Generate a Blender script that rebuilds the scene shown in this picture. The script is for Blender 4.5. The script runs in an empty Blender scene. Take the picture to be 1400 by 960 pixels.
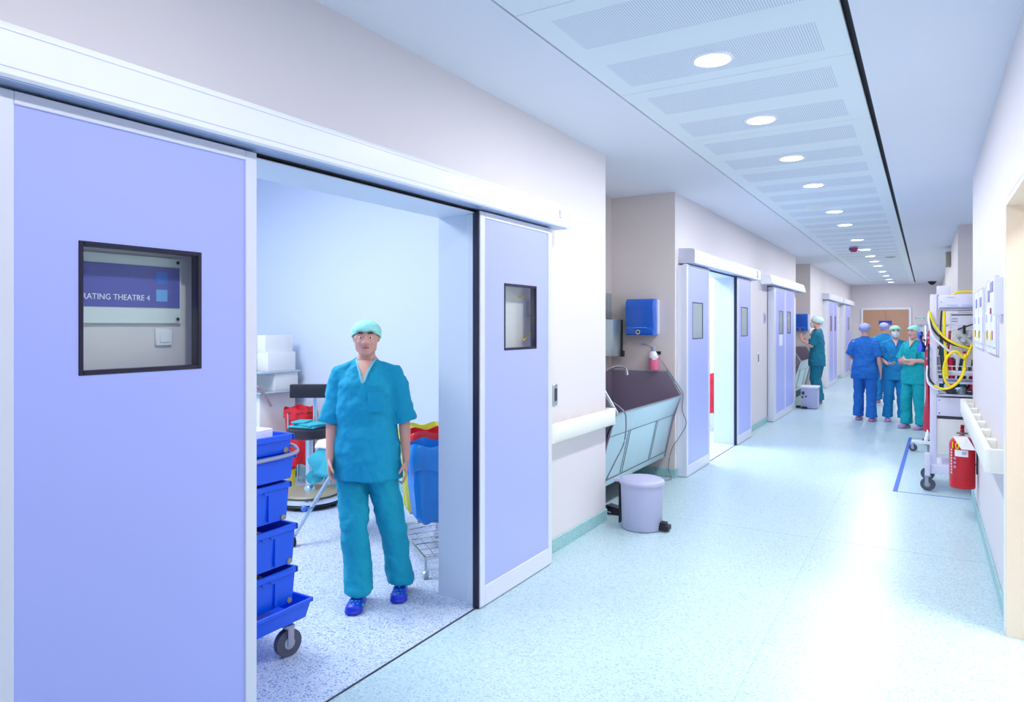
import bpy, bmesh, math, random
from mathutils import Vector, Matrix
random.seed(7)
S = bpy.context.scene
COL = S.collection
H = 1.6            # eye height
TH = math.radians(31.05)
F = 940.0
PI = math.pi

# ------------------------------------------------------------------ materials
def lin(c):
    c /= 255.0
    return c / 12.92 if c <= 0.04045 else ((c + 0.055) / 1.055) ** 2.4
def rgb(r, g, b): return (lin(r), lin(g), lin(b), 1)
def mat(name, col, rough=0.5, metal=0.0, var=0.03, scale=6.0, bump=0.0, bscale=40.0, spec=0.5, emit=None, es=0.0, stretch=None, coat=0.0):
    m = bpy.data.materials.new(name); m.use_nodes = True
    nt = m.node_tree; n = nt.nodes; L = nt.links
    p = n['Principled BSDF']
    p.inputs['Roughness'].default_value = rough
    p.inputs['Metallic'].default_value = metal
    p.inputs['Specular IOR Level'].default_value = spec
    p.inputs['Coat Weight'].default_value = coat
    c = rgb(*col)
    tc = n.new('ShaderNodeTexCoord')
    src = tc.outputs['Object']
    if stretch:
        mp = n.new('ShaderNodeMapping'); mp.inputs['Scale'].default_value = stretch
        L.new(src, mp.inputs['Vector']); src = mp.outputs['Vector']
    nz = n.new('ShaderNodeTexNoise'); nz.inputs['Scale'].default_value = scale; nz.inputs['Detail'].default_value = 4
    L.new(src, nz.inputs['Vector'])
    mr = n.new('ShaderNodeMapRange')
    mr.inputs['To Min'].default_value = 1 - var; mr.inputs['To Max'].default_value = 1 + var
    L.new(nz.outputs['Fac'], mr.inputs['Value'])
    hs = n.new('ShaderNodeHueSaturation'); hs.inputs['Color'].default_value = c
    L.new(mr.outputs['Result'], hs.inputs['Value'])
    L.new(hs.outputs['Color'], p.inputs['Base Color'])
    if bump:
        nb = n.new('ShaderNodeTexNoise'); nb.inputs['Scale'].default_value = bscale; nb.inputs['Detail'].default_value = 3
        L.new(src, nb.inputs['Vector'])
        b = n.new('ShaderNodeBump'); b.inputs['Strength'].default_value = bump; b.inputs['Distance'].default_value = 0.01
        L.new(nb.outputs['Fac'], b.inputs['Height']); L.new(b.outputs['Normal'], p.inputs['Normal'])
    if emit:
        p.inputs['Emission Color'].default_value = rgb(*emit); p.inputs['Emission Strength'].default_value = es
    return m
def glass(name, tint=(225, 235, 235), mix=0.12):
    m = bpy.data.materials.new(name); m.use_nodes = True
    nt = m.node_tree; n = nt.nodes; L = nt.links
    n.remove(n['Principled BSDF'])
    o = n['Material Output']
    t = n.new('ShaderNodeBsdfTransparent'); t.inputs[0].default_value = rgb(*tint)
    g = n.new('ShaderNodeBsdfGlossy'); g.inputs['Roughness'].default_value = 0.05
    x = n.new('ShaderNodeMixShader')
    lw = n.new('ShaderNodeLayerWeight'); lw.inputs['Blend'].default_value = 0.35
    fr = n.new('ShaderNodeMath'); fr.operation = 'MULTIPLY'; fr.inputs[1].default_value = mix; L.new(lw.outputs['Facing'], fr.inputs[0])
    L.new(fr.outputs[0], x.inputs[0]); L.new(t.outputs[0], x.inputs[1]); L.new(g.outputs[0], x.inputs[2])
    L.new(x.outputs[0], o.inputs['Surface'])
    return m
def film(name, col, alpha, rough=0.2):
    m = mat(name, col, rough, var=0.12, scale=14, bump=0.35, bscale=18)
    m.node_tree.nodes['Principled BSDF'].inputs['Alpha'].default_value = alpha
    return m
def speckle(name, base, dark, light, rough, scale):
    m = mat(name, base, rough, var=0.0)
    n = m.node_tree.nodes; L = m.node_tree.links; p = n['Principled BSDF']
    tc = n.new('ShaderNodeTexCoord')
    v = n.new('ShaderNodeTexVoronoi'); v.inputs['Scale'].default_value = scale
    L.new(tc.outputs['Object'], v.inputs['Vector'])
    sp = n.new('ShaderNodeSeparateColor'); L.new(v.outputs['Color'], sp.inputs[0])
    r = n.new('ShaderNodeValToRGB'); r.color_ramp.interpolation = 'CONSTANT'
    e = r.color_ramp.elements
    e[0].position = 0; e[0].color = rgb(*dark); e[1].position = 0.16; e[1].color = rgb(*base)
    x = e.new(0.62); x.color = rgb(*[min(255, c + 5) for c in base]); x = e.new(0.86); x.color = rgb(*light)
    L.new(sp.outputs[0], r.inputs[0])
    nz = n.new('ShaderNodeTexNoise'); nz.inputs['Scale'].default_value = 0.9; nz.inputs['Detail'].default_value = 5
    L.new(tc.outputs['Object'], nz.inputs['Vector'])
    mr = n.new('ShaderNodeMapRange'); mr.inputs['To Min'].default_value = 0.96; mr.inputs['To Max'].default_value = 1.03
    L.new(nz.outputs['Fac'], mr.inputs['Value'])
    hs = n.new('ShaderNodeHueSaturation'); L.new(r.outputs['Color'], hs.inputs['Color']); L.new(mr.outputs['Result'], hs.inputs['Value'])
    L.new(hs.outputs['Color'], p.inputs['Base Color'])
    rr = n.new('ShaderNodeMapRange'); rr.inputs['To Min'].default_value = rough - 0.06; rr.inputs['To Max'].default_value = rough + 0.08
    L.new(nz.outputs['Fac'], rr.inputs['Value']); L.new(rr.outputs['Result'], p.inputs['Roughness'])
    return m

M = {}
M['wall'] = mat('cream_wall_paint', (227, 221, 223), 0.55, var=0.012, scale=2)
M['walltint'] = mat('wall_paint_light_tint', (218, 208, 204), 0.55, var=0.015, scale=2)  # warmer, darker tone is mostly the light on these walls, put into the colour
M['roomwall'] = mat('blue_white_room_wall', (206, 216, 232), 0.5, var=0.015, scale=1)
M['ceil'] = mat('ceiling_paint', (226, 230, 240), 0.7, var=0.01, scale=2)
M['floor'] = speckle('mint_speckled_vinyl', (186, 211, 217), (160, 192, 203), (201, 223, 229), 0.3, 130)
M['floor2'] = speckle('blue_speckled_vinyl', (196, 210, 228), (128, 154, 200), (222, 231, 242), 0.32, 150)
M['cove'] = speckle('mint_cove_base', (154, 198, 200), (124, 174, 180), (178, 214, 216), 0.4, 130)
M['lilac'] = mat('lilac_door_laminate', (178, 186, 252), 0.32, var=0.012, scale=1.5)
M['alu'] = mat('brushed_aluminium', (228, 230, 242), 0.34, 0.15, var=0.02, scale=20, stretch=(1, 1, 30))
M['alu_flat'] = mat('satin_aluminium', (205, 208, 225), 0.4, 0.25, var=0.02, scale=15)
M['jamb'] = mat('pale_metal_lining', (216, 226, 236), 0.4, 0.1, var=0.015, scale=3)
M['header'] = mat('white_enamel', (243, 245, 252), 0.35, var=0.006, scale=3)
M['groove'] = mat('grey_groove', (196, 202, 232), 0.5)
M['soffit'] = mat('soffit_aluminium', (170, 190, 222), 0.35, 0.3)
M['black'] = mat('black_gasket', (22, 20, 34), 0.5)
M['dkgrey'] = mat('dark_grey_plastic', (60, 60, 74), 0.45)
M['navy'] = mat('navy_black_frame', (26, 22, 52), 0.35)
M['glass'] = glass('clear_glass', (250, 253, 252))
M['rail'] = mat('ivory_handrail_vinyl', (243, 243, 234), 0.38, var=0.01)
M['steel'] = mat('stainless_steel', (196, 214, 220), 0.28, 0.75, var=0.04, scale=4, stretch=(1, 6, 0.6))
M['steel2'] = mat('sink_apron_steel', (190, 216, 222), 0.3, 0.45, var=0.05, scale=2.5, stretch=(1, 3, 0.3))
M['steelreflect'] = mat('sink_steel_dark_reflection', (146, 134, 154), 0.32, 0.3, var=0.08, scale=3)  # stainless again, the dark reflection inside the sink painted into the colour
M['chrome'] = mat('chrome', (225, 228, 232), 0.12, 1.0, var=0.01)
M['bin'] = mat('lavender_bin_plastic', (182, 184, 214), 0.42, var=0.01)
M['white'] = mat('white_plastic', (238, 238, 246), 0.4, var=0.01)
M['cartwhite'] = mat('cart_lilac_white', (222, 220, 240), 0.4, var=0.015)
M['offwhite'] = mat('offwhite_enamel', (228, 228, 224), 0.45, var=0.02)
M['blue'] = mat('blue_crate_plastic', (0, 86, 228), 0.35, var=0.03)
M['bluedisp'] = mat('blue_translucent_cover', (0, 92, 200), 0.16, var=0.05, coat=0.4)
M['scrub1'] = mat('teal_scrub_cotton', (0, 156, 192), 0.85, var=0.08, scale=9, bump=0.5, bscale=14)
M['scrub1b'] = mat('teal_scrub_trousers', (0, 158, 184), 0.85, var=0.08, scale=9, bump=0.5, bscale=14)
M['scrub_dk'] = mat('deep_teal_scrub', (0, 112, 140), 0.85, var=0.08, scale=9, bump=0.5, bscale=14)
M['scrub_blue'] = mat('royal_blue_scrub', (24, 106, 194), 0.85, var=0.08, scale=9, bump=0.5, bscale=14)
M['scrub_mid'] = mat('cyan_blue_scrub', (20, 134, 196), 0.85, var=0.08, scale=9, bump=0.5, bscale=14)
M['scrub_green'] = mat('turquoise_scrub', (0, 168, 180), 0.85, var=0.08, scale=9, bump=0.5, bscale=14)
M['trim_teal'] = mat('pale_teal_neck_binding', (120, 200, 214), 0.8)
M['skin'] = mat('skin', (214, 158, 140), 0.55, var=0.05, scale=20)
M['skin2'] = mat('skin_light', (222, 172, 160), 0.55, var=0.05, scale=20)
M['lips'] = mat('lips', (176, 96, 92), 0.5)
M['brow'] = mat('eyebrow_brown', (84, 58, 46), 0.8)
M['eyew'] = mat('eye_white', (236, 234, 232), 0.2)
M['eyed'] = mat('iris_dark', (48, 36, 30), 0.2)
M['mint'] = mat('mint_cap_fabric', (164, 234, 220), 0.8, var=0.06, scale=30, bump=0.6, bscale=60)
M['capwhite'] = mat('pale_cap_fabric', (206, 240, 232), 0.8, var=0.05, scale=30, bump=0.6, bscale=60)
M['caplav'] = mat('lavender_cap_fabric', (160, 170, 226), 0.8, var=0.05, scale=30, bump=0.6, bscale=60)
M['mask'] = mat('white_mask_fabric', (214, 232, 240), 0.8, bump=0.3)
M['clog'] = mat('blue_clog_foam', (10, 52, 196), 0.4, var=0.03)
M['cloggreen'] = mat('green_clog_rivet', (20, 180, 130), 0.5)
M['mauve'] = mat('mauve_clog_foam', (176, 140, 190), 0.5)
M['red'] = mat('red_paint', (206, 22, 40), 0.32, var=0.03)
M['redbag'] = film('red_plastic_film', (222, 36, 52), 0.93)
M['bluebag'] = film('blue_plastic_film', (36, 138, 222), 0.94)
M['yellowbag'] = film('yellow_plastic_film', (226, 226, 84), 0.9)
M['yellow'] = mat('yellow_plastic', (248, 220, 0), 0.4)
M['hoseyellow'] = mat('yellow_hose', (246, 220, 20), 0.4)
M['hoseblack'] = mat('black_hose', (34, 34, 54), 0.4)
M['hosewhite'] = mat('white_hose', (236, 238, 246), 0.4)
M['grey'] = mat('grey_plastic', (160, 164, 180), 0.45)
M['cable'] = mat('grey_cable', (128, 130, 146), 0.5)
M['rubber'] = mat('grey_wheel_rubber', (78, 80, 96), 0.6)
M['seat'] = mat('black_stool_vinyl', (44, 34, 44), 0.35, var=0.04)
M['teal_drape'] = mat('teal_drape_cloth', (60, 172, 186), 0.85, var=0.06, bump=0.5, bscale=12)
M['paper'] = mat('white_paper', (246, 246, 250), 0.7)
M['pink'] = mat('pink_soap', (246, 120, 160), 0.3)
M['tape'] = mat('blue_floor_tape', (28, 92, 196), 0.5)
M['beige'] = mat('beige_jamb_paint', (226, 214, 200), 0.45, var=0.015)
M['wood'] = mat('oak_veneer', (196, 152, 122), 0.5, var=0.16, scale=5, stretch=(9, 1, 0.5))
M['signblue'] = mat('sign_blue', (96, 98, 178), 0.35)
M['signdeep'] = mat('sign_deep_blue', (44, 48, 190), 0.4)
M['sq1'] = mat('sign_square_blue', (66, 118, 214), 0.4)
M['sq2'] = mat('sign_square_sky', (116, 176, 236), 0.4)
M['textw'] = mat('white_lettering', (240, 244, 250), 0.5)
M['acrylic'] = mat('acrylic_plate', (222, 230, 230), 0.15, var=0.01)
M['green'] = mat('exit_green', (60, 200, 160), 0.5)
M['lead_red'] = mat('red_lead_apron', (190, 30, 62), 0.6, bump=0.4, bscale=10)
M['lead_green'] = mat('dark_green_lead_apron', (14, 84, 92), 0.6, bump=0.4, bscale=10)
M['lead_blue'] = mat('blue_lead_apron', (26, 86, 200), 0.6, bump=0.4, bscale=10)
M['strap'] = mat('grey_strap', (120, 124, 142), 0.6)
M['plum'] = mat('plum_detector', (150, 56, 100), 0.5)
M['panelblue'] = mat('panel_lilac', (184, 188, 226), 0.4)
M['slotblue'] = mat('panel_slot', (136, 138, 190), 0.4)
M['lens'] = mat('downlight_lens', (255, 255, 255), 0.4, emit=(244, 247, 255), es=9.0)
M['roomlens'] = mat('room_light_diffuser', (255, 255, 255), 0.4, emit=(236, 244, 255), es=3.0)
M['brown'] = mat('brown_grip', (150, 120, 126), 0.5)
M['khaki'] = mat('khaki_plastic', (150, 146, 128), 0.45, var=0.05)
M['vest'] = mat('pale_packaging', (226, 232, 232), 0.35, var=0.12, scale=30, bump=0.6, bscale=50)

# perforated ceiling tile: strips of tiny holes, repeating every 0.63 m
def ceiling_tile_material():
    m = mat('perforated_ceiling_tile', (228, 238, 242), 0.6, var=0.0)
    n = m.node_tree.nodes; L = m.node_tree.links; p = n['Principled BSDF']
    def mt(op, a, b=None, c=None):
        q = n.new('ShaderNodeMath'); q.operation = op
        for i, v in enumerate((a, b, c)):
            if v is None: continue
            if isinstance(v, (int, float)): q.inputs[i].default_value = v
            else: L.new(v, q.inputs[i])
        return q.outputs[0]
    tc = n.new('ShaderNodeTexCoord'); s = n.new('ShaderNodeSeparateXYZ'); L.new(tc.outputs['Object'], s.inputs[0])
    X, Y = s.outputs[0], s.outputs[1]
    yy = mt('MODULO', mt('ADD', Y, 63.0 - 3.43), 0.63)
    iny = mt('LESS_THAN', yy, 0.385)
    inx = mt('MULTIPLY', mt('GREATER_THAN', X, -1.475), mt('LESS_THAN', X, -0.44))
    strip = mt('MULTIPLY', iny, inx)
    k = 0.012
    dx = mt('SUBTRACT', mt('FRACT', mt('DIVIDE', mt('ADD', X, 10.0), k)), 0.5)
    dy = mt('SUBTRACT', mt('FRACT', mt('DIVIDE', mt('ADD', Y, 50.0), k)), 0.5)
    r = mt('SQRT', mt('ADD', mt('MULTIPLY', dx, dx), mt('MULTIPLY', dy, dy)))
    hole = mt('MULTIPLY', strip, mt('LESS_THAN', r, 0.27))
    mx = n.new('ShaderNodeMix'); mx.data_type = 'RGBA'
    L.new(hole, mx.inputs[0]); mx.inputs[6].default_value = rgb(228, 238, 242); mx.inputs[7].default_value = rgb(160, 166, 200)
    L.new(mx.outputs[2], p.inputs['Base Color'])
    return m
M['tile'] = ceiling_tile_material()

# ------------------------------------------------------------------ mesh kit
class MB:
    def __init__(s): s.bm = bmesh.new()
    def _merge(s, b):
        me = bpy.data.meshes.new('tmp'); b.to_mesh(me); b.free(); s.bm.from_mesh(me); bpy.data.meshes.remove(me)
        return s
    def box(s, x0, x1, y0, y1, z0, z1, bev=0.0, seg=2, rot=None, piv=None):
        b = bmesh.new(); bmesh.ops.create_cube(b, size=1)
        for v in b.verts:
            v.co = Vector(((x0 + x1) / 2 + v.co.x * (x1 - x0), (y0 + y1) / 2 + v.co.y * (y1 - y0), (z0 + z1) / 2 + v.co.z * (z1 - z0)))
        if bev: bmesh.ops.bevel(b, geom=list(b.edges), offset=bev, segments=seg, profile=0.6, affect='EDGES')
        if rot is not None:
            piv = Vector(piv) if piv else Vector(((x0 + x1) / 2, (y0 + y1) / 2, (z0 + z1) / 2))
            for v in b.verts: v.co = piv + rot @ (v.co - piv)
        return s._merge(b)
    def cyl(s, p0, p1, r0, r1=None, n=24, caps=True):
        r1 = r0 if r1 is None else r1
        p0, p1 = Vector(p0), Vector(p1); d = p1 - p0
        b = bmesh.new()
        bmesh.ops.create_cone(b, cap_ends=caps, segments=n, radius1=r0, radius2=r1, depth=d.length)
        q = Vector((0, 0, 1)).rotation_difference(d.normalized()) if d.length > 1e-9 else None
        mid = (p0 + p1) / 2
        for v in b.verts: v.co = mid + (q @ v.co)
        return s._merge(b)
    def tube(s, pts, r, n=8):
        pts = [Vector(p) for p in smooth(pts)]
        rings = []; up = Vector((0.13, 0.21, 0.97)); b = bmesh.new()
        for i, p in enumerate(pts):
            t = (pts[min(i + 1, len(pts) - 1)] - pts[max(i - 1, 0)]).normalized()
            a = t.cross(up)
            if a.length < 1e-3: a = t.cross(Vector((1, 0, 0)))
            a.normalize(); c = t.cross(a).normalized(); up = c.cross(t) if False else up
            rings.append([b.verts.new(p + a * math.cos(2 * PI * k / n) * r + c * math.sin(2 * PI * k / n) * r) for k in range(n)])
        for A, B in zip(rings, rings[1:]):
            for k in range(n): b.faces.new((A[k], A[(k + 1) % n], B[(k + 1) % n], B[k]))
        b.faces.new(rings[0][::-1]); b.faces.new(rings[-1])
        bmesh.ops.recalc_face_normals(b, faces=b.faces)
        return s._merge(b)
    def lathe(s, prof, c=(0, 0, 0), n=32, sx=1, sy=1):
        b = bmesh.new(); c = Vector(c); rings = []
        for r, z in prof:
            if r < 1e-6: rings.append([b.verts.new(c + Vector((0, 0, z)))])
            else: rings.append([b.verts.new(c + Vector((r * sx * math.cos(2 * PI * k / n), r * sy * math.sin(2 * PI * k / n), z))) for k in range(n)])
        for A, B in zip(rings, rings[1:]):
            for k in range(n):
                if len(A) == 1 and len(B) == 1: continue
                if len(A) == 1: b.faces.new((A[0], B[(k + 1) % n], B[k]))
                elif len(B) == 1: b.faces.new((A[k], A[(k + 1) % n], B[0]))
                else: b.faces.new((A[k], A[(k + 1) % n], B[(k + 1) % n], B[k]))
        bmesh.ops.recalc_face_normals(b, faces=b.faces)
        return s._merge(b)
    def prism(s, poly, axis, a0, a1, bev=0.0):
        """poly: 2D points in the plane normal to axis (x: (y,z); y: (x,z); z: (x,y))"""
        b = bmesh.new()
        def P(u, v, a): return {'x': (a, u, v), 'y': (u, a, v), 'z': (u, v, a)}[axis]
        A = [b.verts.new(P(u, v, a0)) for u, v in poly]; B = [b.verts.new(P(u, v, a1)) for u, v in poly]
        n = len(poly)
        for k in range(n): b.faces.new((A[k], A[(k + 1) % n], B[(k + 1) % n], B[k]))
        b.faces.new(A[::-1]); b.faces.new(B)
        bmesh.ops.recalc_face_normals(b, faces=b.faces)
        if bev: bmesh.ops.bevel(b, geom=list(b.edges), offset=bev, segments=2, profile=0.6, affect='EDGES')
        return s._merge(b)
    def quad(s, a, b_, c, d, t=0.002):
        """thin slab on four corners"""
        b = bmesh.new(); P = [Vector(p) for p in (a, b_, c, d)]
        nrm = (P[1] - P[0]).cross(P[3] - P[0]).normalized() * t
        A = [b.verts.new(p) for p in P]; B = [b.verts.new(p - nrm) for p in P]
        for k in range(4): b.faces.new((A[k], A[(k + 1) % 4], B[(k + 1) % 4], B[k]))
        b.faces.new(A[::-1]); b.faces.new(B)
        bmesh.ops.recalc_face_normals(b, faces=b.faces)
        return s._merge(b)
    def ell(s, c, rx, ry=None, rz=None, rot=None, sub=3):
        ry = rx if ry is None else ry; rz = rx if rz is None else rz
        b = bmesh.new(); bmesh.ops.create_icosphere(b, subdivisions=sub, radius=1)
        c = Vector(c)
        for v in b.verts:
            q = Vector((v.co.x * rx, v.co.y * ry, v.co.z * rz))
            if rot is not None: q = rot @ q
            v.co = c + q
        return s._merge(b)
    def hull(s, balls, sub=2):
        """convex hull of ellipsoids: (centre, rx[, ry, rz])"""
        b = bmesh.new(); ico = bmesh.new(); bmesh.ops.create_icosphere(ico, subdivisions=sub, radius=1)
        dirs = [v.co.copy() for v in ico.verts]; ico.free()
        for q in balls:
            c = Vector(q[0]); r = q[1:] if len(q) > 2 else (q[1],) * 3
            for d in dirs: b.verts.new(c + Vector((d.x * r[0], d.y * r[1], d.z * r[2])))
        res = bmesh.ops.convex_hull(b, input=list(b.verts))
        bmesh.ops.delete(b, geom=[v for v in b.verts if not v.link_faces], context='VERTS')
        bmesh.ops.recalc_face_normals(b, faces=b.faces)
        return s._merge(b)
    def loft(s, rings, n=28):
        """rings: (centre, rx, ry, [axis frame u, v])"""
        b = bmesh.new(); R = []
        for q in rings:
            c = Vector(q[0]); u = Vector(q[3]) if len(q) > 3 else Vector((1, 0, 0)); v = Vector(q[4]) if len(q) > 3 else Vector((0, 1, 0))
            R.append([b.verts.new(c + u * q[1] * math.cos(2 * PI * k / n) + v * q[2] * math.sin(2 * PI * k / n)) for k in range(n)])
        for A, B in zip(R, R[1:]):
            for k in range(n): b.faces.new((A[k], A[(k + 1) % n], B[(k + 1) % n], B[k]))
        b.faces.new(R[0][::-1]); b.faces.new(R[-1])
        bmesh.ops.recalc_face_normals(b, faces=b.faces)
        return s._merge(b)
    def build(s, name, m, parent=None, shade=True, local=False, angle=40):
        me = bpy.data.meshes.new(name)
        off = Vector((0, 0, 0)); q = parent
        if not local:
            while q is not None: off += q.location; q = q.parent
        for v in s.bm.verts: v.co -= off
        s.bm.to_mesh(me); s.bm.free()
        me.materials.append(M[m] if isinstance(m, str) else m)
        if shade:
            me.polygons.foreach_set('use_smooth', [True] * len(me.polygons))
            try: me.set_sharp_from_angle(angle=math.radians(angle))
            except Exception: pass
        o = bpy.data.objects.new(name, me); COL.objects.link(o)
        if parent is not None: o.parent = parent
        return o
def smooth(pts, k=6):
    if len(pts) < 3: return pts
    P = [Vector(p) for p in pts]; out = []
    for i in range(len(P) - 1):
        a = P[max(i - 1, 0)]; b = P[i]; c = P[i + 1]; d = P[min(i + 2, len(P) - 1)]
        for j in range(k):
            t = j / k
            out.append(0.5 * ((2 * b) + (c - a) * t + (2 * a - 5 * b + 4 * c - d) * t * t + (3 * b - a - 3 * c + d) * t ** 3))
    out.append(P[-1]); return out
def tag(o, label=None, cat=None, group=None, kind=None):
    if label: o['label'] = label
    if cat: o['category'] = cat
    if group: o['group'] = group
    if kind: o['kind'] = kind
    return o
def thing(name, label, cat, loc=(0, 0, 0), rz=0, group=None):
    o = bpy.data.objects.new(name, None); COL.objects.link(o)
    o.empty_display_size = 0.1
    o.location = loc; o.rotation_euler = (0, 0, rz)
    return tag(o, label, cat, group)
def struct(name, mb, m, label=None):
    o = mb.build(name, m, shade=False); o['kind'] = 'structure'
    if label: o['label'] = label
    return o
def copy_tree(o, loc=None, parent=None, rz=None):
    c = o.copy(); COL.objects.link(c)
    if parent is not None: c.parent = parent
    if loc is not None: c.location = loc
    if rz is not None: c.rotation_euler = (0, 0, rz)
    for ch in list(o.children): copy_tree(ch, None, c)
    return c
def text(body, size, m, parent, mtx, name='lettering', ext=0.0008, align='LEFT', sx=1.0):
    cu = bpy.data.curves.new(name, 'FONT'); cu.body = body; cu.size = size; cu.extrude = ext; cu.align_x = align
    cu.resolution_u = 3
    t = bpy.data.objects.new('tmp', cu); COL.objects.link(t)
    bpy.context.view_layer.update()
    me = bpy.data.meshes.new_from_object(t)
    bpy.data.objects.remove(t); bpy.data.curves.remove(cu)
    off = Vector((0, 0, 0)); q = parent
    while q is not None: off += q.location; q = q.parent
    sc = Matrix.Diagonal((sx, 1, 1, 1))
    for v in me.vertices: v.co = mtx @ (sc @ v.co) - off
    me.materials.clear(); me.materials.append(M[m])
    o = bpy.data.objects.new(name, me); COL.objects.link(o); o.parent = parent
    return o
# text frames: on a wall facing +X (left wall; reads along +Y), facing -Y, facing -X (right wall)
def on_left(x, y, z): return Matrix.Translation((x, y, z)) @ Matrix(((0, 0, 1, 0), (1, 0, 0, 0), (0, 1, 0, 0), (0, 0, 0, 1)))
def on_back(x, y, z): return Matrix.Translation((x, y, z)) @ Matrix(((1, 0, 0, 0), (0, 0, -1, 0), (0, 1, 0, 0), (0, 0, 0, 1)))
def on_right(x, y, z): return Matrix.Translation((x, y, z)) @ Matrix(((0, 0, -1, 0), (-1, 0, 0, 0), (0, 1, 0, 0), (0, 0, 0, 1)))

XL, XW = -2.255, -2.47      # corridor wall face, wall inner face
XR = 0.372
CZ = 3.0

# ------------------------------------------------------------------ room shell
b = MB(); b.box(-3.2, 2.6, -4.2, 27.1, -0.1, 0)
struct('floor', b, 'floor', 'pale mint speckled vinyl corridor floor')
b = MB(); b.box(-7.0, XW, -0.4, 5.1, 0.0, 0.003); b.box(XW, -2.18, 1.57, 3.27, 0.0, 0.003)
struct('floor.001', b, 'floor2', 'bluish speckled vinyl floor inside the first theatre room')
b = MB(); b.box(-5.2, XW, 7.1, 11.2, 0.0, 0.003); b.box(XW, -2.18, 7.75, 9.45, 0.0, 0.003)
b.box(-7.1, -3.2, -0.4, 5.1, -0.1, 0.0); b.box(-5.2, -3.2, 7.1, 11.2, -0.1, 0.0)
struct('floor.002', b, 'floor2', 'bluish vinyl floor inside the second theatre room')
b = MB(); b.box(-2.184, -2.176, 1.57, 3.27, 0.0, 0.0045); b.box(-2.184, -2.176, 7.75, 9.45, 0.0, 0.0045)
struct('trim_1', b, 'dkgrey', 'thin dark threshold strip')
# floor seam welds
b = MB(); b.box(-0.705, -0.701, -4, 26.8, 0.0, 0.0006)
for y in (5.6, 11.9, 18.2): b.box(-2.2, 0.35, y, y + 0.004, 0.0, 0.0006)
struct('trim_2', b, 'cove', 'fine floor weld seams')

def wall_run(b, y0, y1, openings, ztop=CZ, x0=XW, x1=XL):
    y = y0
    for a, c, h in openings:
        b.box(x0, x1, y, a, 0, ztop); b.box(x0, x1, a, c, h, ztop); y = c
    b.box(x0, x1, y, y1, 0, ztop)
b = MB(); wall_run(b, -4.2, 5.235, [(1.57, 3.27, 2.24)], 3.4)
struct('wall_left', b, 'wall')
b = MB(); b.box(-3.05, -2.97, 5.135, 7.06, 0, CZ); b.box(-2.97, XW, 5.155, 5.235, 0, CZ); b.box(-3.05, XL - .001, 7.06, 7.12, 0, CZ)
struct('wall_left.001', b, 'walltint', 'cream walls of the first scrub alcove, warm light painted into the colour')
b = MB(); wall_run(b, 7.0605, 14.87, [(7.75, 9.45, 2.24)])
struct('wall_left.002', b, 'wall')
b = MB(); b.box(-3.05, -2.97, 14.8, 16.9, 0, CZ); b.box(-2.97, XW, 14.8, 14.87, 0, CZ); b.box(-3.05, XL - 0.001, 16.9, 16.96, 0, CZ)
struct('wall_left.003', b, 'walltint', 'cream walls of the second scrub alcove, warm light painted into the colour')
b = MB(); b.box(XW, XL, 16.9008, 27.0, 0, CZ)
struct('wall_left.004', b, 'wall')
b = MB(); b.box(-3.2, 0.85, 26.9, 27.1, 0, CZ)
struct('wall_back', b, 'wall')
b = MB(); b.box(-3.2, 2.6, -4.3, -4.1, 0, CZ)
struct('wall_front', b, 'wall')
# right side
b = MB()
b.box(XR, XR + 0.2, -4.2, 3.25, 0, CZ); b.box(XR, XR + 0.2, 3.25, 4.36, 2.24, CZ); b.box(XR, XR + 0.2, 4.36, 7.67, 0, CZ)
b.box(XR + 0.2, 1.2, 7.57, 7.67, 0, CZ)
struct('wall_right', b, 'wall')
b = MB(); b.box(1.2, 1.3, 7.57, 11.5, 0, CZ); b.box(0.38, 1.3, 11.4, 11.6, 0, CZ); b.box(0.38, 0.5, 11.6, 18.9, 0, CZ)
b.box(0.45, 0.6, 18.9, 26.9, 0, CZ)
struct('wall_right.001', b, 'walltint', 'cream walls of the equipment bay and beyond')
# side room behind the right doorway
b = MB(); b.box(2.5, 2.6, 1.9, 5.6, 0, CZ); b.box(XR + 0.2, 2.5, 1.9, 2.0, 0, CZ); b.box(XR + 0.2, 2.5, 5.5, 5.6, 0, CZ)
struct('wall_side_room', b, 'beige')
# theatre rooms
b = MB(); b.box(-7.1, -7.0, -0.4, 5.15, 0, 3.4); b.box(-7.1, XW, -0.4, -0.3, 0, 3.4); b.box(-7.1, -2.97, 5.1, 5.13, 0, 3.4)
b.box(-2.97, XW, 5.1, 5.13, 0, 3.4)
struct('wall_theatre_room', b, 'roomwall')
b = MB(); b.box(-5.2, -5.1, 7.1, 11.2, 0, CZ); b.box(-5.2, XW, 11.1, 11.2, 0, CZ); b.box(-5.2, XW, 7.13, 7.15, 0, CZ)
struct('wall_theatre_room.001', b, 'roomwall')
# ceiling with service band
b = MB()
b.box(XW, -1.606, -4.3, 27.1, CZ, CZ + 0.1); b.box(-3.1, XW, 5.135, 7.12, CZ, CZ + .1); b.box(-3.1, XW, 14.8, 16.96, CZ, CZ + .1); b.box(-0.288, 2.6, -4.3, 27.1, CZ, CZ + 0.1); b.box(-1.606, -0.288, 26.1, 27.1, CZ, CZ + 0.1)
struct('ceiling', b, 'ceil')
b = MB(); b.box(-7.1, XW, -.4, 5.15, 3.4, 3.5); b.box(-5.2, XW, 7.1, 11.2, CZ, CZ + .1)
struct('ceiling.003', b, 'ceil', 'plain ceiling of the theatre rooms')
b = MB(); y = 3.935 - 1.26 * 7
while y < 26.0:
    b.box(-1.594, -0.322, y + 0.002, min(y + 1.258, 26.08), CZ - 0.001, CZ + 0.02); y += 1.26
struct('ceiling.001', b, 'tile', 'perforated ceiling tiles along the middle of the corridor')
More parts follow.
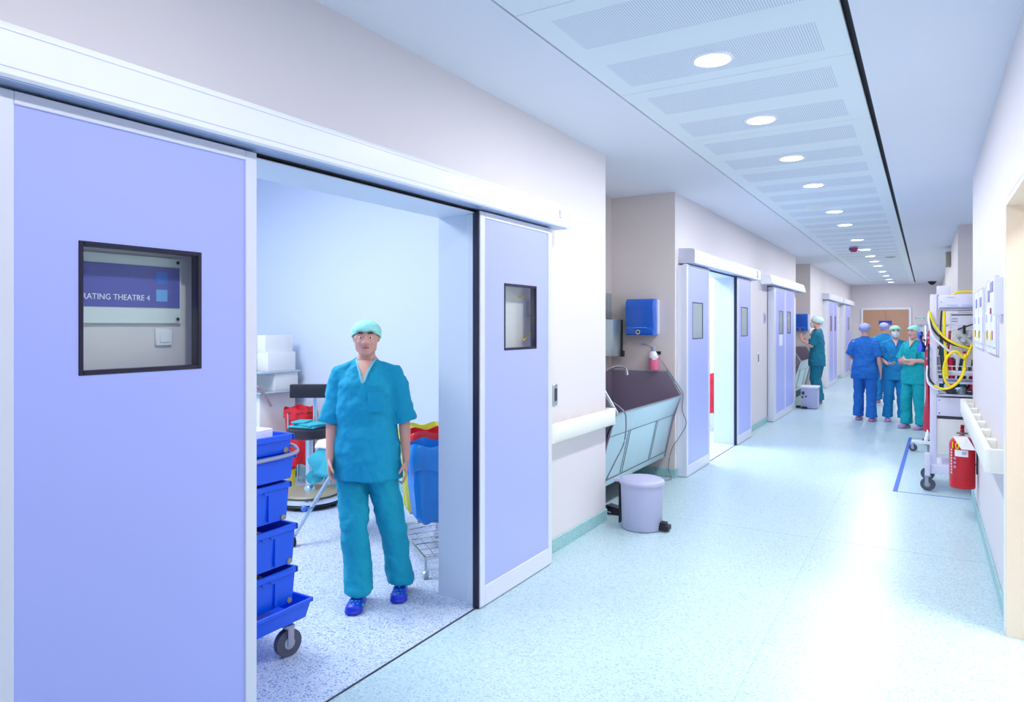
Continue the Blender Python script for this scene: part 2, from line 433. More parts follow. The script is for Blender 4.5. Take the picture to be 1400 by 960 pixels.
b = MB(); b.box(-1.63, -0.27, -4.3, 26.2, CZ + 0.06, CZ + 0.09)  # black sheet stands in for the darkness of the slots
struct('ceiling.002', b, 'black', 'black sheet painting the darkness above the ceiling slots')
# cove bases
def base(name, segs):
    b = MB()
    for x0, x1, y0, y1 in segs: b.box(x0, x1, y0, y1, 0, 0.095, 0.004, 1)
    struct(name, b, 'cove')
base('baseboard_left', [(XL, XL + .012, -4, 0.85), (XL, XL + .012, 4.12, 5.245), (-2.95, XL, 5.235, 5.247), (-2.97, -2.958, 5.24, 7.055), (-2.96, XL + .01, 7.048, 7.06),
     (XL, XL + .012, 7.05, 7.17), (XL, XL + .012, 10.28, 11.95), (XL, XL + .012, 14.1, 14.88), (-2.97, -2.958, 14.88, 16.89), (-2.96, XL + .01, 16.888, 16.9),
     (XL, XL + .012, 16.888, 19.2), (XL, XL + .012, 21.5, 23.3), (XL, XL + .012, 25.6, 26.9)])
base('baseboard_right', [(XR - .012, XR, 4.45, 7.68), (XR - .01, 1.19, 7.67, 7.682), (1.188, 1.2, 7.68, 11.4), (.37, 1.19, 11.388, 11.4), (.368, .38, 11.39, 18.9), (.438, .45, 18.9, 26.9)])
base('baseboard_back', [(-2.24, -1.96, 26.888, 26.9), (-.38, .44, 26.888, 26.9)])
base('baseboard_theatre', [(-6.99, -2.48, 5.088, 5.1), (-7.0, -6.988, -.3, 5.09)])

# ------------------------------------------------------------------ door reveals
def reveal(name, y0, y1):
    b = MB()
    for yy, s in ((y0, 1), (y1, -1)):
        a, c = sorted((yy, yy - s * 0.012)); b.box(XW - .004, -2.185, min(yy, yy + s * .004), max(yy, yy + s * .004), 0.003, 2.24)
    b.box(XW - .004, -2.185, y0, y1, 2.236, 2.24)
    b.box(-2.254, -2.19, y1 - .03, y1 - .004, 0.003, 2.236, 0.003, 1)
    b.box(-2.254, -2.19, y1 - .004, y1 + .012, 0.003, 2.25, 0.002, 1)
    b.box(-2.254, -2.19, y0 - .012, y0 + .02, 0.003, 2.25, 0.002, 1)
    o = struct(name, b, 'jamb', 'pale metal lined door reveal')
    return o
reveal('trim_3', 1.57, 3.27)
reveal('trim_4', 7.75, 9.45)
b = MB(); b.box(-2.215, -2.20, 1.0, 4.1, 2.246, 2.258); b.box(-2.19, -2.18, 1.0, 4.1, 2.25, 2.259); b.box(-2.215, -2.20, 7.3, 10.4, 2.246, 2.258)
struct('trim_5', b, 'black', 'black sliding track line above the doorways')

# ------------------------------------------------------------------ headers
def header(label, y0, y1, zb=2.26, zt=2.415, xf=-2.085, slant=False):
    t = thing('door_header', label, 'door header', (XL, y0, zb), group=None)
    b = MB()
    poly = [(XL, zt + .008), (xf - .03, zt), (xf - .006, zt - .010), (xf, zt - .024), (xf, zb + .008), (xf - .008, zb), (XL, zb)]
    if slant: poly = [(XL, zt), (xf - .035, zt), (xf, zb + .04), (xf, zb + .006), (xf - .008, zb), (XL, zb)]
    b.prism(poly, 'y', y0, y1); b.build('housing', 'header', t, shade=False)
    b = MB()
    b.box(xf, xf + .0012, y0 + .01, y1 - .01, zt - .032, zt - .030); b.box(xf, xf + .0012, y0 + .01, y1 - .01, zb + .026, zb + .028)
    if not slant: b.build('seam_line', 'groove', t, shade=False)
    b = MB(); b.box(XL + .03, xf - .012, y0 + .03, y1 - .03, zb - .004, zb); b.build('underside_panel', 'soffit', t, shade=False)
    for ya, yb in ((y1, y1 + .006), (y0 - .006, y0)):
        b = MB(); b.prism(poly, 'y', ya, yb); b.build('end_cap', 'alu_flat' if not slant else 'header', t, shade=False)
    return t, xf
h, xf = header('long white enamel housing over the doorway with the standing person', 0.72, 4.235)
b = MB(); b.box(xf, xf + .004, 4.03, 4.145, 2.293, 2.393, .003); pl = b.build('switch_plate', 'header', h)
b = MB(); b.box(xf + .004, xf + .006, 4.065, 4.078, 2.33, 2.365); b.box(xf + .004, xf + .006, 4.095, 4.1, 2.33, 2.355)
b.cyl((xf + .004, 4.072, 2.318), (xf + .006, 4.072, 2.318), .005, n=10); b.cyl((xf + .004, 4.088, 2.318), (xf + .006, 4.088, 2.318), .005, n=10); b.build('switch_marking', 'slotblue', pl)
h, xf = header('boxy white housing over the doorway just past the scrub sink', 7.2, 10.56)
b = MB(); b.box(xf, xf + .004, 10.3, 10.41, 2.29, 2.39, .003); b.build('switch_plate', 'panelblue', h)
h, xf = header('short white housing above the closed lilac double doors', 11.45, 14.98, slant=True)
b = MB(); b.box(xf - .01, xf + .004, 14.6, 14.76, 2.31, 2.36, .003); b.build('switch_plate', 'header', h)
h, xf = header('white housing above the double doors with narrow brown windows', 19.0, 22.45)
h, xf = header('white housing closest to the wooden doors at the corridor end', 22.6, 26.2)

# ------------------------------------------------------------------ lilac sliding leaves
M['greypane'] = mat('grey_tinted_window', (176, 192, 196), 0.18, var=0.05)
M['greypane'].node_tree.nodes['Principled BSDF'].inputs['Alpha'].default_value = 0.75
def leaf(n, label, y0, y1, win=(.22, .625), wz=(1.45, 1.853), xo=-2.15, th=.045, pane='glass', stile=.05, bottom=.11, sticker=False, outer=0.0, thin_win=False):
    if n in (3, 4, 5, 6, 9): pane = 'greypane'; thin_win = True
    t = thing('door_%d' % n, None, None, (xo - th, y0, 0.006)); t['kind'] = 'structure'; t['label'] = label
    xi = xo - th; z0, z1 = .006, 2.247
    b = MB()
    b.box(xi, xo, y0, y0 + stile + outer, z0, z1, .003, 1); (b.box(XL + .001, xi + .001, y0 + .003, y0 + .03, z0, z1 - .01) if n in (3, 5, 7, 9) else None); b.box(xi, xo, y1 - stile, y1, z0, z1, .003, 1)
    b.box(xi, xo, y0 + stile + outer, y1 - stile, z1 - .036, z1, .002, 1); b.box(xi, xo, y0 + stile + outer, y1 - stile, z0, z0 + bottom, .002, 1)
    b.build('door_frame', 'alu', t, shade=False)
    a, c = y0 + win[0], y0 + win[1]; w0, w1 = wz
    x0, x1 = xi + .004, xo - .006
    b = MB(); Y0, Y1, Z0, Z1 = y0 + stile + outer, y1 - stile, z0 + bottom, z1 - .036
    b.box(x0, x1, Y0, a, Z0, Z1); b.box(x0, x1, c, Y1, Z0, Z1); b.box(x0, x1, a, c, Z0, w0); b.box(x0, x1, a, c, w1, Z1)
    b.build('door_panel', 'lilac', t, shade=False)
    f = .014 if not thin_win else .01
    b = MB(); X1 = x1 + .003
    b.box(x0 - .003, X1, a, a + f, w0, w1, .002, 1); b.box(x0 - .003, X1, c - f, c, w0, w1, .002, 1)
    b.box(x0 - .003, X1, a + f, c - f, w0, w0 + f, .002, 1); b.box(x0 - .003, X1, a + f, c - f, w1 - f, w1, .002, 1)
    wf = b.build('window_frame', 'navy', t, shade=False)
    b = MB(); b.box(x1 - .006, x1 - .002, a + f, c - f, w0 + f, w1 - f); b.build('window_pane', pane, wf, shade=False)
    if sticker:
        b = MB(); b.box(x1, x1 + .001, a + .02, c - .05, w0 - .20, w0 - .01)
        st = b.build('notice', 'white', t, shade=False)
    return t
leaf(1, 'lilac door leaf whose window shows the operating theatre sign', .865, 1.717)
leaf(2, 'lilac door leaf with window right of the standing person', 3.226, 4.093, win=(.264, .662))
leaf(3, 'lilac door leaf just past the scrub sink bin', 7.13, 8.03)
leaf(4, 'lilac door leaf at the far side of the second open doorway', 9.40, 10.27)
leaf(5, 'lilac closed door leaf with a white notice under its window', 11.97, 13.04, win=(.48, .86), stile=.05, outer=.14, sticker=True)
leaf(6, 'lilac closed door leaf beside the second scrub alcove', 13.04, 14.03, win=(.20, .58))
M['brownpane'] = mat('brown_window_blind', (150, 116, 104), 0.5)
leaf(7, 'lilac door leaf with narrow brown window, first of the pair', 19.12, 20.55, win=(.72, 1.02), pane='brownpane', outer=.36, thin_win=True)
leaf(8, 'lilac door leaf with narrow brown window, second of the pair', 20.55, 21.45, win=(.25, .55), pane='brownpane', thin_win=True)
leaf(9, 'lilac door leaf closest to the wooden end doors', 23.2, 25.5, win=(1.3, 1.75), pane='glass', outer=.5)
b = MB(); b.box(-2.196, -2.158, 3.216, 3.2245, .004, 2.246, .001, 1); struct('trim_6', b, 'navy', 'black gasket edge of the doorway by the right leaf')
b = MB(); b.box(-2.196, -2.158, 9.39, 9.3985, .004, 2.246, .001, 1); struct('trim_7', b, 'navy', 'dark gasket edge of the second doorway')
b = MB(); b.box(XL, -2.25, 11.945, 11.965, 0, 2.26); struct('shadow_strip', b, 'dkgrey', 'dark strip painting the shadow gap beside the closed doors')  # flat dark strip stands in for the shade in the gap

# ------------------------------------------------------------------ theatre sign behind the door window
t = thing('theatre_sign', 'purple OPERATING THEATRE 4 wall sign on clear plate seen through the door window', 'sign', (XL, 1.1, 1.6))
b = MB(); b.box(XL + .008, XL + .012, .80, 1.472, 1.607, 1.832, .001, 1); b.build('backing_plate', 'acrylic', t, shade=False)
b = MB(); b.box(XL + .012, XL + .014, .80, 1.464, 1.66, 1.80); b.build('sign_face', 'signblue', t, shade=False)
b = MB(); b.box(XL + .014, XL + .0148, 1.378, 1.418, 1.742, 1.782); b.build('blue_square', 'sq1', t, shade=False)
b = MB(); b.box(XL + .014, XL + .0148, 1.378, 1.418, 1.682, 1.722); b.build('sky_square', 'sq2', t, shade=False)
text('OPERATING THEATRE 4', .0265, 'textw', t, on_left(XL + .0145, 1.356, 1.683), align='RIGHT', sx=.93)
for z in (1.818, 1.622):
    b = MB(); b.cyl((XL, 1.455, z), (XL + .018, 1.455, z), .006, n=14); b.build('bolt', 'chrome', t)
# small switches
def wall_switch(name, label, x, y, z, w=.08, h=.08, m='white', cat='switch', face=1, rocker='grey'):
    t = thing(name, label, cat, (x, y, z))
    b = MB(); a, c = sorted((x, x + face * .01)); b.box(a, c, y - w / 2, y + w / 2, z - h / 2, z + h / 2, .003, 1); b.build('plate', m, t)
    b = MB(); a, c = sorted((x + face * .01, x + face * .014)); b.box(a, c, y - w * .28, y + w * .28, z - h * .3, z + h * .3, .001, 1); b.build('rocker', rocker, t)
    return t
wall_switch('light_switch', 'pale wall switch under the theatre sign seen through the door window', XL, 1.41, 1.56, .06, .06, rocker='white')
wall_switch('door_button', 'steel push plate on the wall directly right of the open doorway leaf', XL, 4.33, 1.11, .06, .15, 'steel', 'door button', rocker='dkgrey')
wall_switch('door_button', 'dark oval push plate between the second doorway and the closed doors', XL, 11.2, 1.09, .1, .2, 'white', 'door button', rocker='dkgrey')
wall_switch('door_button', 'small push plate on the wall before the brown-windowed doors', XL, 18.55, 1.05, .1, .22, 'white', 'door button', rocker='grey')
wall_switch('room_sign', 'small lilac room plate left of the closed double doors', XL, 11.72, 1.72, .16, .17, 'panelblue', 'sign', rocker='slotblue')
wall_switch('room_sign', 'small lilac room plate left of the brown-windowed doors', XL, 18.85, 1.68, .2, .2, 'panelblue', 'sign', rocker='slotblue')
wall_switch('room_sign', 'faint lilac room plate between the two furthest door housings', XL, 22.6, 1.68, .25, .2, 'white', 'sign', rocker='panelblue')
for y, l in ((17.28, 'first'), (17.62, 'second')):
    wall_switch('wall_gauge', 'dark gauge above the notices past the second alcove, %s of the two' % l, XL, y, 1.78, .1, .13, 'white', 'gauge', rocker='dkgrey')
for y, l in ((17.25, 'closer to the alcove'), (17.62, 'closer to the doors')):
    wall_switch('wall_notice', 'small white notice below the gauges, %s' % l, XL, y, 1.56, .22, .16, 'white', 'notice', rocker='white')

# cable box seen through the right leaf window
t = thing('cable_box', 'small grey junction box with yellow cable seen through the right door leaf window', 'junction box', (XL, 3.98, 1.7))
b = MB(); b.box(XL, XL + .03, 3.93, 4.03, 1.66, 1.76, .004); b.build('box_body', 'grey', t)
b = MB(); b.tube([(XL + .02, 3.95, 1.78), (XL + .025, 3.86, 1.79), (XL + .02, 3.80, 1.78)], .004)
b.tube([(XL + .02, 4.05, 1.68), (XL + .02, 4.0, 1.58), (XL + .02, 3.85, 1.5)], .005); b.build('cable', 'hoseyellow', t)

# ------------------------------------------------------------------ handrails
def handrail(label, y0, y1, x, s, z0=.793, z1=.923, pr=.10, brk=4):
    """s=+1 rail sticks out towards +X"""
    t = thing('handrail', label, 'handrail', (x, (y0 + y1) / 2, z0))
    b = MB(); X = x + s * pr; I = X - s * .038
    prof = [(I, z0 + .012), (I + s * .012, z0), (X - s * .010, z0), (X, z0 + .012), (X, z1 - .014), (X - s * .010, z1), (I + s * .004, z1), (I, z1 - .006)]
    b.prism(prof, 'y', y0 + .04, y1 - .04)
    b.build('rail_body', 'rail', t, angle=50)
    for e, q in ((y0, 1), (y1, -1)):
        c = MB()
        pts = [(x, e), (x, e + q * .038), (I, e + q * .041), (I, e + q * .041), (X, e + q * .041), (X, e + q * .03), (X - s * .01, e + q * .006), (X - s * .025, e)]
        pts = [p for i, p in enumerate(pts) if i != 3]
        c.prism(pts, 'z', z0, z1, .004); c.build('return_end', 'rail', t, angle=50)
    n = brk
    for k in range(n):
        y = y0 + .15 + (y1 - y0 - .3) * k / max(1, n - 1)
        c = MB(); c.box(min(x, I), max(x, I), y - .05, y + .05, z0 + .02, z1 - .025, .006); c.build('bracket', 'rail', t)
    return t
handrail('ivory handrail on the wall between the open doorway and the scrub sink', 4.13, 5.26, XL, 1, pr=.09)
handrail('ivory handrail on the right wall above the fire extinguisher', 4.56, 7.63, XR, -1, brk=7)
handrail('short ivory handrail past the second scrub alcove', 17.1, 18.4, XL, 1, brk=2)

# ------------------------------------------------------------------ right doorway frame
b = MB()
X0 = XR - .022
b.box(X0, XR + .02, 4.36, 4.43, 0, 2.31, .004, 1); b.box(X0, XR + .02, 3.18, 3.25, 0, 2.31, .004, 1); b.box(X0, XR + .02, 3.25, 4.36, 2.24, 2.31, .004, 1)
struct('door_frame_trim', b, 'header', 'white casing around the right doorway')
b = MB()
b.box(X0 + .003, XR + .10, 4.335, 4.362, 0, 2.24); b.box(XR + .102, XR + .21, 4.31, 4.362, 0, 2.22, .004, 1)
b.box(X0 + .003, XR + .21, 3.24, 3.27, 0, 2.24); b.box(X0 + .003, XR + .21, 3.27, 4.335, 2.215, 2.242)
struct('door_jamb_trim', b, 'beige', 'beige lined jamb of the right doorway')

# ------------------------------------------------------------------ downlights
LY = [3.635, 4.87, 6.12, 7.42, 9.26, 10.55, 12.5, 14.2, 15.6, 16.9, 18.2, 20.2, 22.0, 23.8, 25.2]
desc = ['largest and first of the row overhead', 'second of the row counted from the largest', 'third of the row counted from the largest', 'fourth of the row counted from the largest']
ords = ['fifth', 'sixth', 'seventh', 'eighth', 'ninth', 'tenth', 'eleventh', 'twelfth', 'thirteenth', 'fourteenth', 'fifteenth']
POW = 14.0
def spot(x, y, z, size, power, col=(0.97, 0.97, 1.0), shape='DISK', sy=None, spread=PI):
    l = bpy.data.lights.new('area_lamp', 'AREA'); l.shape = shape; l.size = size; l.energy = power; l.color = col
    if sy: l.size_y = sy
    l.spread = spread
    o = bpy.data.objects.new('area_lamp', l); COL.objects.link(o); o.location = (x, y, z); return o
t0 = None
for i, y in enumerate([1.12, -1.4] + LY):
    vis = i >= 2; k = i - 2
    if vis:
        lab = 'round white ceiling downlight, ' + (desc[k] if k < 4 else ords[k - 4] + ' of the row counted from the largest')
        if t0 is None:
            t0 = thing('ceiling_downlight', lab, 'ceiling light', (-.96, y, CZ - .001), group='round downlights along the perforated ceiling band')
            b = MB(); b.lathe([(.088, -.001), (.106, -.001), (.110, .0), (.106, -.006), (.092, -.010), (.088, -.006), (.088, -.001)], (-.96, y, CZ - .001), 40)
            b.build('trim_ring', 'header', t0)
            b = MB(); b.cyl((-.96, y, CZ - .007), (-.96, y, CZ - .002), .0885, n=40); b.build('light_lens', 'lens', t0)
        else:
            c = copy_tree(t0, (-.96, y, CZ - .001)); c['label'] = lab
    spot(-.96, y, CZ - .012, .17, POW)

t = thing('smoke_detector', 'thin round detector plate on the ceiling between the fourth and fifth downlights', 'detector', (-1.12, 8.8, CZ))
b = MB(); b.lathe([(0, -.022), (.05, -.022), (.09, -.012), (.11, -.001), (0, -.001)], (-1.12, 8.8, CZ)); b.build('plate', 'offwhite', t)
t = thing('ceiling_alarm', 'plum red alarm box hanging from the ceiling beside the far downlights', 'alarm', (-1.1, 13.6, CZ))
b = MB(); b.box(-1.17, -1.03, 13.53, 13.67, 2.93, CZ - .02, .008); b.build('alarm_body', 'plum', t)
b = MB(); b.cyl((-1.1, 13.6, 2.905), (-1.1, 13.6, 2.935), .045, .06); b.build('sounder', 'plum', t)
t = thing('ceiling_vent', 'thin grey vent disc on the ceiling beside the tenth downlight', 'vent', (-.62, 16.0, CZ))
b = MB(); b.lathe([(0, -.02), (.06, -.02), (.11, -.001), (0, -.001)], (-.62, 16.0, CZ)); b.build('disc', 'grey', t)
t = thing('dome_camera', 'black dome camera on the ceiling in front of the end wall', 'camera', (.17, 25.6, CZ))
b = MB(); b.lathe([(.12, 0), (.12, -.03), (.10, -.04), (.08, -.08), (.04, -.11), (0, -.12)], (.17, 25.6, CZ)); b.build('dome', 'black', t)
t = thing('wall_speaker', 'small beige box high on the right wall near the ceiling', 'speaker', (.38, 14.6, 2.6))
b = MB(); b.box(.30, .38, 14.35, 14.75, 2.65, 2.9, .01); b.build('case', 'khaki', t)
b = MB(); b.box(.294, .30, 14.42, 14.68, 2.68, 2.86, .004); b.build('grille_face', 'beige', t)

# ------------------------------------------------------------------ pedal bin
def pedal_bin():
    cx, cy = -1.925, 5.19
    t = thing('pedal_bin', 'round lavender pedal bin with lid in front of the first scrub sink', 'bin', (cx, cy, 0))
    b = MB(); b.lathe([(0, .004), (.150, .004), (.156, .012), (.166, .35), (.166, .365), (0, .365)], (cx, cy, 0), 48); b.build('bin_body', 'bin', t)
    b = MB(); b.lathe([(.176, .352), (.178, .372), (.170, .384), (.158, .388), (.154, .394), (.10, .404), (0, .408)], (cx, cy, 0), 48)
    b.lathe([(.176, .352), (.168, .352), (.168, .37)], (cx, cy, 0), 48)
    b.box(cx - .215, cx - .13, cy - .075, cy + .0, .356, .382, .01)
    b.build('lid', 'bin', t)
    b = MB(); b.box(cx - .186, cx - .174, cy - .03, cy + .02, .02, .355, .003); b.build('hinge_rod', 'black', t)
    b = MB(); b.box(cx + .12, cx + .225, cy - .04, cy + .05, .012, .05, .01); b.box(cx + .14, cx + .2, cy - .03, cy + .04, .03, .07, .008); b.build('pedal', 'black', t)
    return t
pedal_bin()
t = thing('pedal_bin', 'white square pedal bin by the person in the second scrub alcove', 'bin', (-1.92, 14.35, 0))
b = MB(); b.box(-2.07, -1.77, 14.22, 14.50, .01, .40, .02); b.build('bin_body', 'bin', t)
b = MB(); b.box(-2.085, -1.755, 14.205, 14.515, .395, .435, .014); b.build('lid', 'white', t)
b = MB(); b.box(-2.16, -2.07, 14.22, 14.32, .012, .05, .01); b.box(-2.05, -1.95, 14.15, 14.23, .01, .04, .008); b.build('pedal', 'black', t)
b = MB(); b.box(-2.05, -2.0, 14.214, 14.22, .27, .33); b.box(-1.99, -1.96, 14.214, 14.22, .22, .25); b.box(-2.05, -2.02, 14.214, 14.22, .2, .24); b.build('sticker', 'dkgrey', t, shade=False)

# ------------------------------------------------------------------ scrub sinks
def sink(label, y0, y1, grp=None):
    t = thing('scrub_sink', label, 'sink', (-2.6, (y0 + y1) / 2, .22))
    zr = .862
    def side(y, yy):
        b.prism([(-2.95, .25), (-2.35, .22), (-2.262, .60), (-2.18, zr), (-2.34, 1.118), (-2.95, 1.118)], 'y', y, yy)
    b = MB(); side(y1 - .012, y1); side(y0, y0 + .012); b.box(-2.965, -2.95, y0, y1, .25, 1.118); b.build('splash_wall', 'steelreflect', t, shade=False)
    # basin interior: slopes down
    b = MB()
    b.prism([(-2.19, zr - .01), (-2.205, zr - .01), (-2.42, .55), (-2.93, .50), (-2.93, .485), (-2.40, .53)], 'y', y0 + .012, y1 - .012)
    b.box(-2.95, -2.55, (y0 + y1) / 2 - .15, (y0 + y1) / 2 - .14, .5, .80)
    b.build('basin', 'steelreflect', t, shade=False)
    # apron: upper strip and lower panels
    b = MB(); b.quad((-2.18, y0, zr), (-2.18, y1, zr), (-2.262, y1, .665), (-2.262, y0, .665), -.012); b.build('upper_apron', 'steel2', t, shade=False)
    b = MB(); b.quad((-2.264, y0, .663), (-2.264, y1, .663), (-2.352, y1, .27), (-2.352, y0, .27), -.010); lo = b.build('lower_apron', 'steel2', t, shade=False)
    b = MB(); b.quad((-2.345, y0, .268), (-2.345, y1, .268), (-2.362, y1, .215), (-2.362, y0, .215), -.03); b.build('bottom_lip', 'steel2', t, shade=False)
    b = MB(); n = (y1 - y0)
    for f in (.28, .305, .70, .725):
        y = y0 + f * n
        b.quad((-2.2635, y, .66), (-2.2635, y + .007, .66), (-2.3505, y + .007, .272), (-2.3505, y, .272), .002)
    b.box(-2.268, -2.2595, y0, y1, .6625, .6665); b.box(-2.354, -2.3455, y0, y1, .268, .2715)
    b.build('panel_seam', 'dkgrey', lo, shade=False)
    b = MB(); b.box(-2.192, -2.172, y0, y1, zr - .006, zr + .012, .004)
    for y in (y0, y1 - .014):
        b.quad((-2.34, y, 1.126), (-2.34, y + .014, 1.126), (-2.176, y + .014, zr + .010), (-2.176, y, zr + .010), .014)
        b.box(-2.95, -2.338, y, y + .014, 1.112, 1.126, .002)
    b.build('rim', 'steel', t, shade=False)
    for f in (.35, .8):
        y = y0 + f * (y1 - y0)
        b = MB(); b.cyl((-2.95, y, 1.08), (-2.90, y, 1.08), .03); b.tube([(-2.92, y, 1.08), (-2.86, y, 1.12), (-2.76, y, 1.17), (-2.66, y, 1.165), (-2.64, y, 1.11)], .013); b.cyl((-2.64, y, 1.12), (-2.64, y, 1.09), .018)
        b.build('faucet', 'chrome', t)
    b = MB(); b.box(-2.95, -2.75, y0 + .2, y1 - .2, .12, .25, .01); b.build('drain_box', 'dkgrey', t)
    return t
s1 = sink('stainless wall scrub sink in the first alcove by the blue towel dispenser', 5.28, 7.03)
s2 = sink('stainless wall scrub sink used by the teal-clad person further down', 14.95, 16.86)

# blue towel dispensers
def towel_dispenser(cx, yw, zc, label):
    t = thing('towel_dispenser', label, 'towel dispenser', (cx, yw, zc))
    w, hh = .152, .195
    b = MB(); b.box(cx - w + .02, cx + w + .012, yw - .03, yw, zc - hh + .01, zc + hh - .012, .012); b.build('back_plate', 'white', t)
    prof = [(yw - .03, zc + hh), (yw - .14, zc + hh - .004), (yw - .175, zc + hh - .03), (yw - .185, zc + hh - .09), (yw - .165, zc - .08), (yw - .16, zc - .115), (yw - .175, zc - .13), (yw - .17, zc - hh + .01), (yw - .15, zc - hh), (yw - .03, zc - hh)]
    b = MB(); b.prism(prof, 'x', cx - w, cx + w, .012); b.build('cover', 'bluedisp', t, angle=35)
    b = MB(); b.box(cx - .06, cx + .08, yw - .178, yw - .15, zc - .119, zc - .112, .002); b.build('lock_slot', 'sq2', t)
    b = MB(); b.cyl((cx - .01, yw - .165, zc - hh + .035), (cx - .01, yw - .183, zc - hh + .035), .024); r = b.build('sensor_ring', 'chrome', t)
    b = MB(); b.cyl((cx - .01, yw - .183, zc - hh + .035), (cx - .01, yw - .185, zc - hh + .035), .015); b.build('sensor_eye', 'black', r)
    return t
towel_dispenser(-2.585, 7.06, 1.69, 'glossy blue towel dispenser on the wall above the pink soap bottle')
towel_dispenser(-2.44, 16.9, 1.67, 'blue towel dispenser behind the person at the second sink')

# steel soap dispenser on alcove back wall
t = thing('soap_dispenser', 'brushed steel dispenser box with black lever above the first sink', 'soap dispenser', (-2.97, 6.8, 1.27))
b = MB(); b.box(-2.97, -2.80, 6.70, 6.93, 1.275, 1.66, .006); b.build('dispenser_body', 'steel', t)
b = MB(); b.box(-2.80, -2.785, 6.905, 6.935, 1.30, 1.66, .003); b.box(-2.81, -2.77, 6.90, 6.95, 1.265, 1.33, .006); b.build('lever', 'black', t)
t = thing('wall_plate', 'grey-green plate on the alcove back wall above the steel dispenser', 'plate', (-2.97, 6.7, 1.67))
b = MB(); b.box(-2.97, -2.955, 6.4, 7.03, 1.68, 1.95, .003); b.build('plate_face', 'steel', t)

# soap bottle
bx, by, bz = -2.46, 6.985, 1.118
t = thing('soap_bottle', 'white capped bottle of pink soap on the right end of the first sink', 'bottle', (bx, by, bz + .012))
z = bz + .010
b = MB(); b.lathe([(0, z), (.046, z), (.05, z + .006), (.05, z + .13)], (bx, by, 0)); b.lathe([(.05, z + .13), (0, z + .13)], (bx, by, 0)); b.build('pink_liquid', 'pink', t)
b = MB(); b.lathe([(.0505, z + .13), (.0505, z + .17), (.042, z + .19), (.024, z + .20), (0, z + .2)], (bx, by, 0)); b.build('bottle_shoulder', 'white', t)
b = MB(); b.lathe([(.026, z + .19), (.026, z + .245), (.02, z + .25), (0, z + .25)], (bx, by, 0)); b.build('cap', 'grey', t)
b = MB(); b.box(bx - .0, bx + .045, by - .052, by - .044, z + .11, z + .15, .001); b.build('label_strip', 'paper', t)
b = MB(); b.box(bx + .03, bx + .07, by - .02, by + .03, z + .165, z + .20, .004); b.build('holder_clip', 'black', t)
b = MB(); b.tube([(bx - .16, 7.05, 1.40), (bx - .10, 7.02, 1.395), (bx - .03, by, 1.37), (bx, by, 1.34), (bx, by, z + .25)], .0035); b.build('dosing_tube', 'cable', t)

# cables at the sink
t = tag(MB().tube([(-2.62, 5.42, 1.15), (-2.4, 5.40, 1.03), (-2.17, 5.38, .90), (-2.15, 5.42, .80), (-2.16, 5.40, .62), (-2.22, 5.33, .45), (-2.30, 5.30, .25), (-2.31, 5.36, .06), (-2.28, 5.40, .02)], .006).build('hose', 'cable'), 'grey hose hanging over the near end of the first sink front', 'hose')
t = tag(MB().tube([(-2.40, 6.98, 1.26), (-2.30, 7.035, 1.1), (-2.20, 7.05, .95), (-2.17, 7.06, .88), (-2.175, 7.05, .72), (-2.13, 7.04, .58), (-2.21, 7.03, .42), (-2.28, 7.02, .30), (-2.30, 6.98, .12), (-2.26, 6.95, .012), (-2.33, 6.8, .008), (-2.27, 6.72, .008)], .005).build('hose', 'cable'), 'grey cable hanging off the far end of the first sink to the floor', 'hose')
def foot_pedal(x, y, label):
    t = thing('foot_pedal', label, 'foot pedal', (x, y, 0))
    b = MB(); b.prism([(x - .09, 0.002), (x + .07, .002), (x + .07, .02), (x + .03, .055), (x - .09, .055)], 'y', y - .05, y + .05, .004); b.build('pedal_base', 'black', t)
    b = MB(); b.box(x - .05, x + .08, y - .04, y + .04, .055, .066, .003, rot=Matrix.Rotation(.15, 3, 'Y')); b.build('treadle', 'dkgrey', t)
foot_pedal(-2.27, 5.46, 'black foot pedal on the floor left of the round bin')
foot_pedal(-2.33, 6.62, 'black foot pedal at the floor below the far end of the first sink')

# ------------------------------------------------------------------ end wall
t = thing('door_10', None, None, (-1.17, 26.88, 0)); t['kind'] = 'structure'; t['label'] = 'wooden double doors in the corridor end wall'
b = MB(); b.box(-1.865, -1.185, 26.84, 26.88, .005, 2.13, .003, 1); b.build('door_leaf', 'wood', t); b = MB(); b.box(-1.18, -.50, 26.84, 26.88, .005, 2.13, .003, 1); b.build('door_leaf', 'wood', t)
b = MB(); b.box(-1.94, -1.87, 26.83, 26.9, 0, 2.21, .004, 1); b.box(-.495, -.42, 26.83, 26.9, 0, 2.21, .004, 1); b.box(-1.87, -.495, 26.83, 26.9, 2.135, 2.21, .004, 1); b.build('door_casing', 'header', t)
t = thing('door_sign', 'deep blue sign on the wooden doors at the corridor end', 'sign', (-1.18, 26.83, 1.6))
b = MB(); b.box(-1.39, -1.0, 26.83, 26.838, 1.62, 1.76, .001, 1); b.build('sign_face', 'signdeep', t)
b = MB(); b.box(-1.36, -1.05, 26.828, 26.83, 1.655, 1.672); b.build('sign_line', 'sq2', t)
t = thing('exit_sign', 'white exit sign with green arrow on the end wall', 'sign', (-.2, 26.9, 1.75))
b = MB(); b.box(-.32, .02, 26.885, 26.9, 1.80, 1.88, .002, 1); b.build('sign_board', 'white', t)
b = MB(); b.prism([(-.09, 1.825), (-.05, 1.825), (-.05, 1.81), (0, 1.84), (-.05, 1.87), (-.05, 1.855), (-.09, 1.855)], 'y', 26.881, 26.885)
b.box(-.25, -.12, 26.881, 26.885, 1.83, 1.85); b.build('green_arrow', 'green', t, shade=False)
b = MB(); b.box(-.305, -.275, 26.881, 26.885, 1.81, 1.87); b.build('pictogram', 'brown', t, shade=False)
t = thing('sensor_plate', 'white square plate with black sensor left of the wooden doors', 'sensor', (-2.07, 26.9, .98))
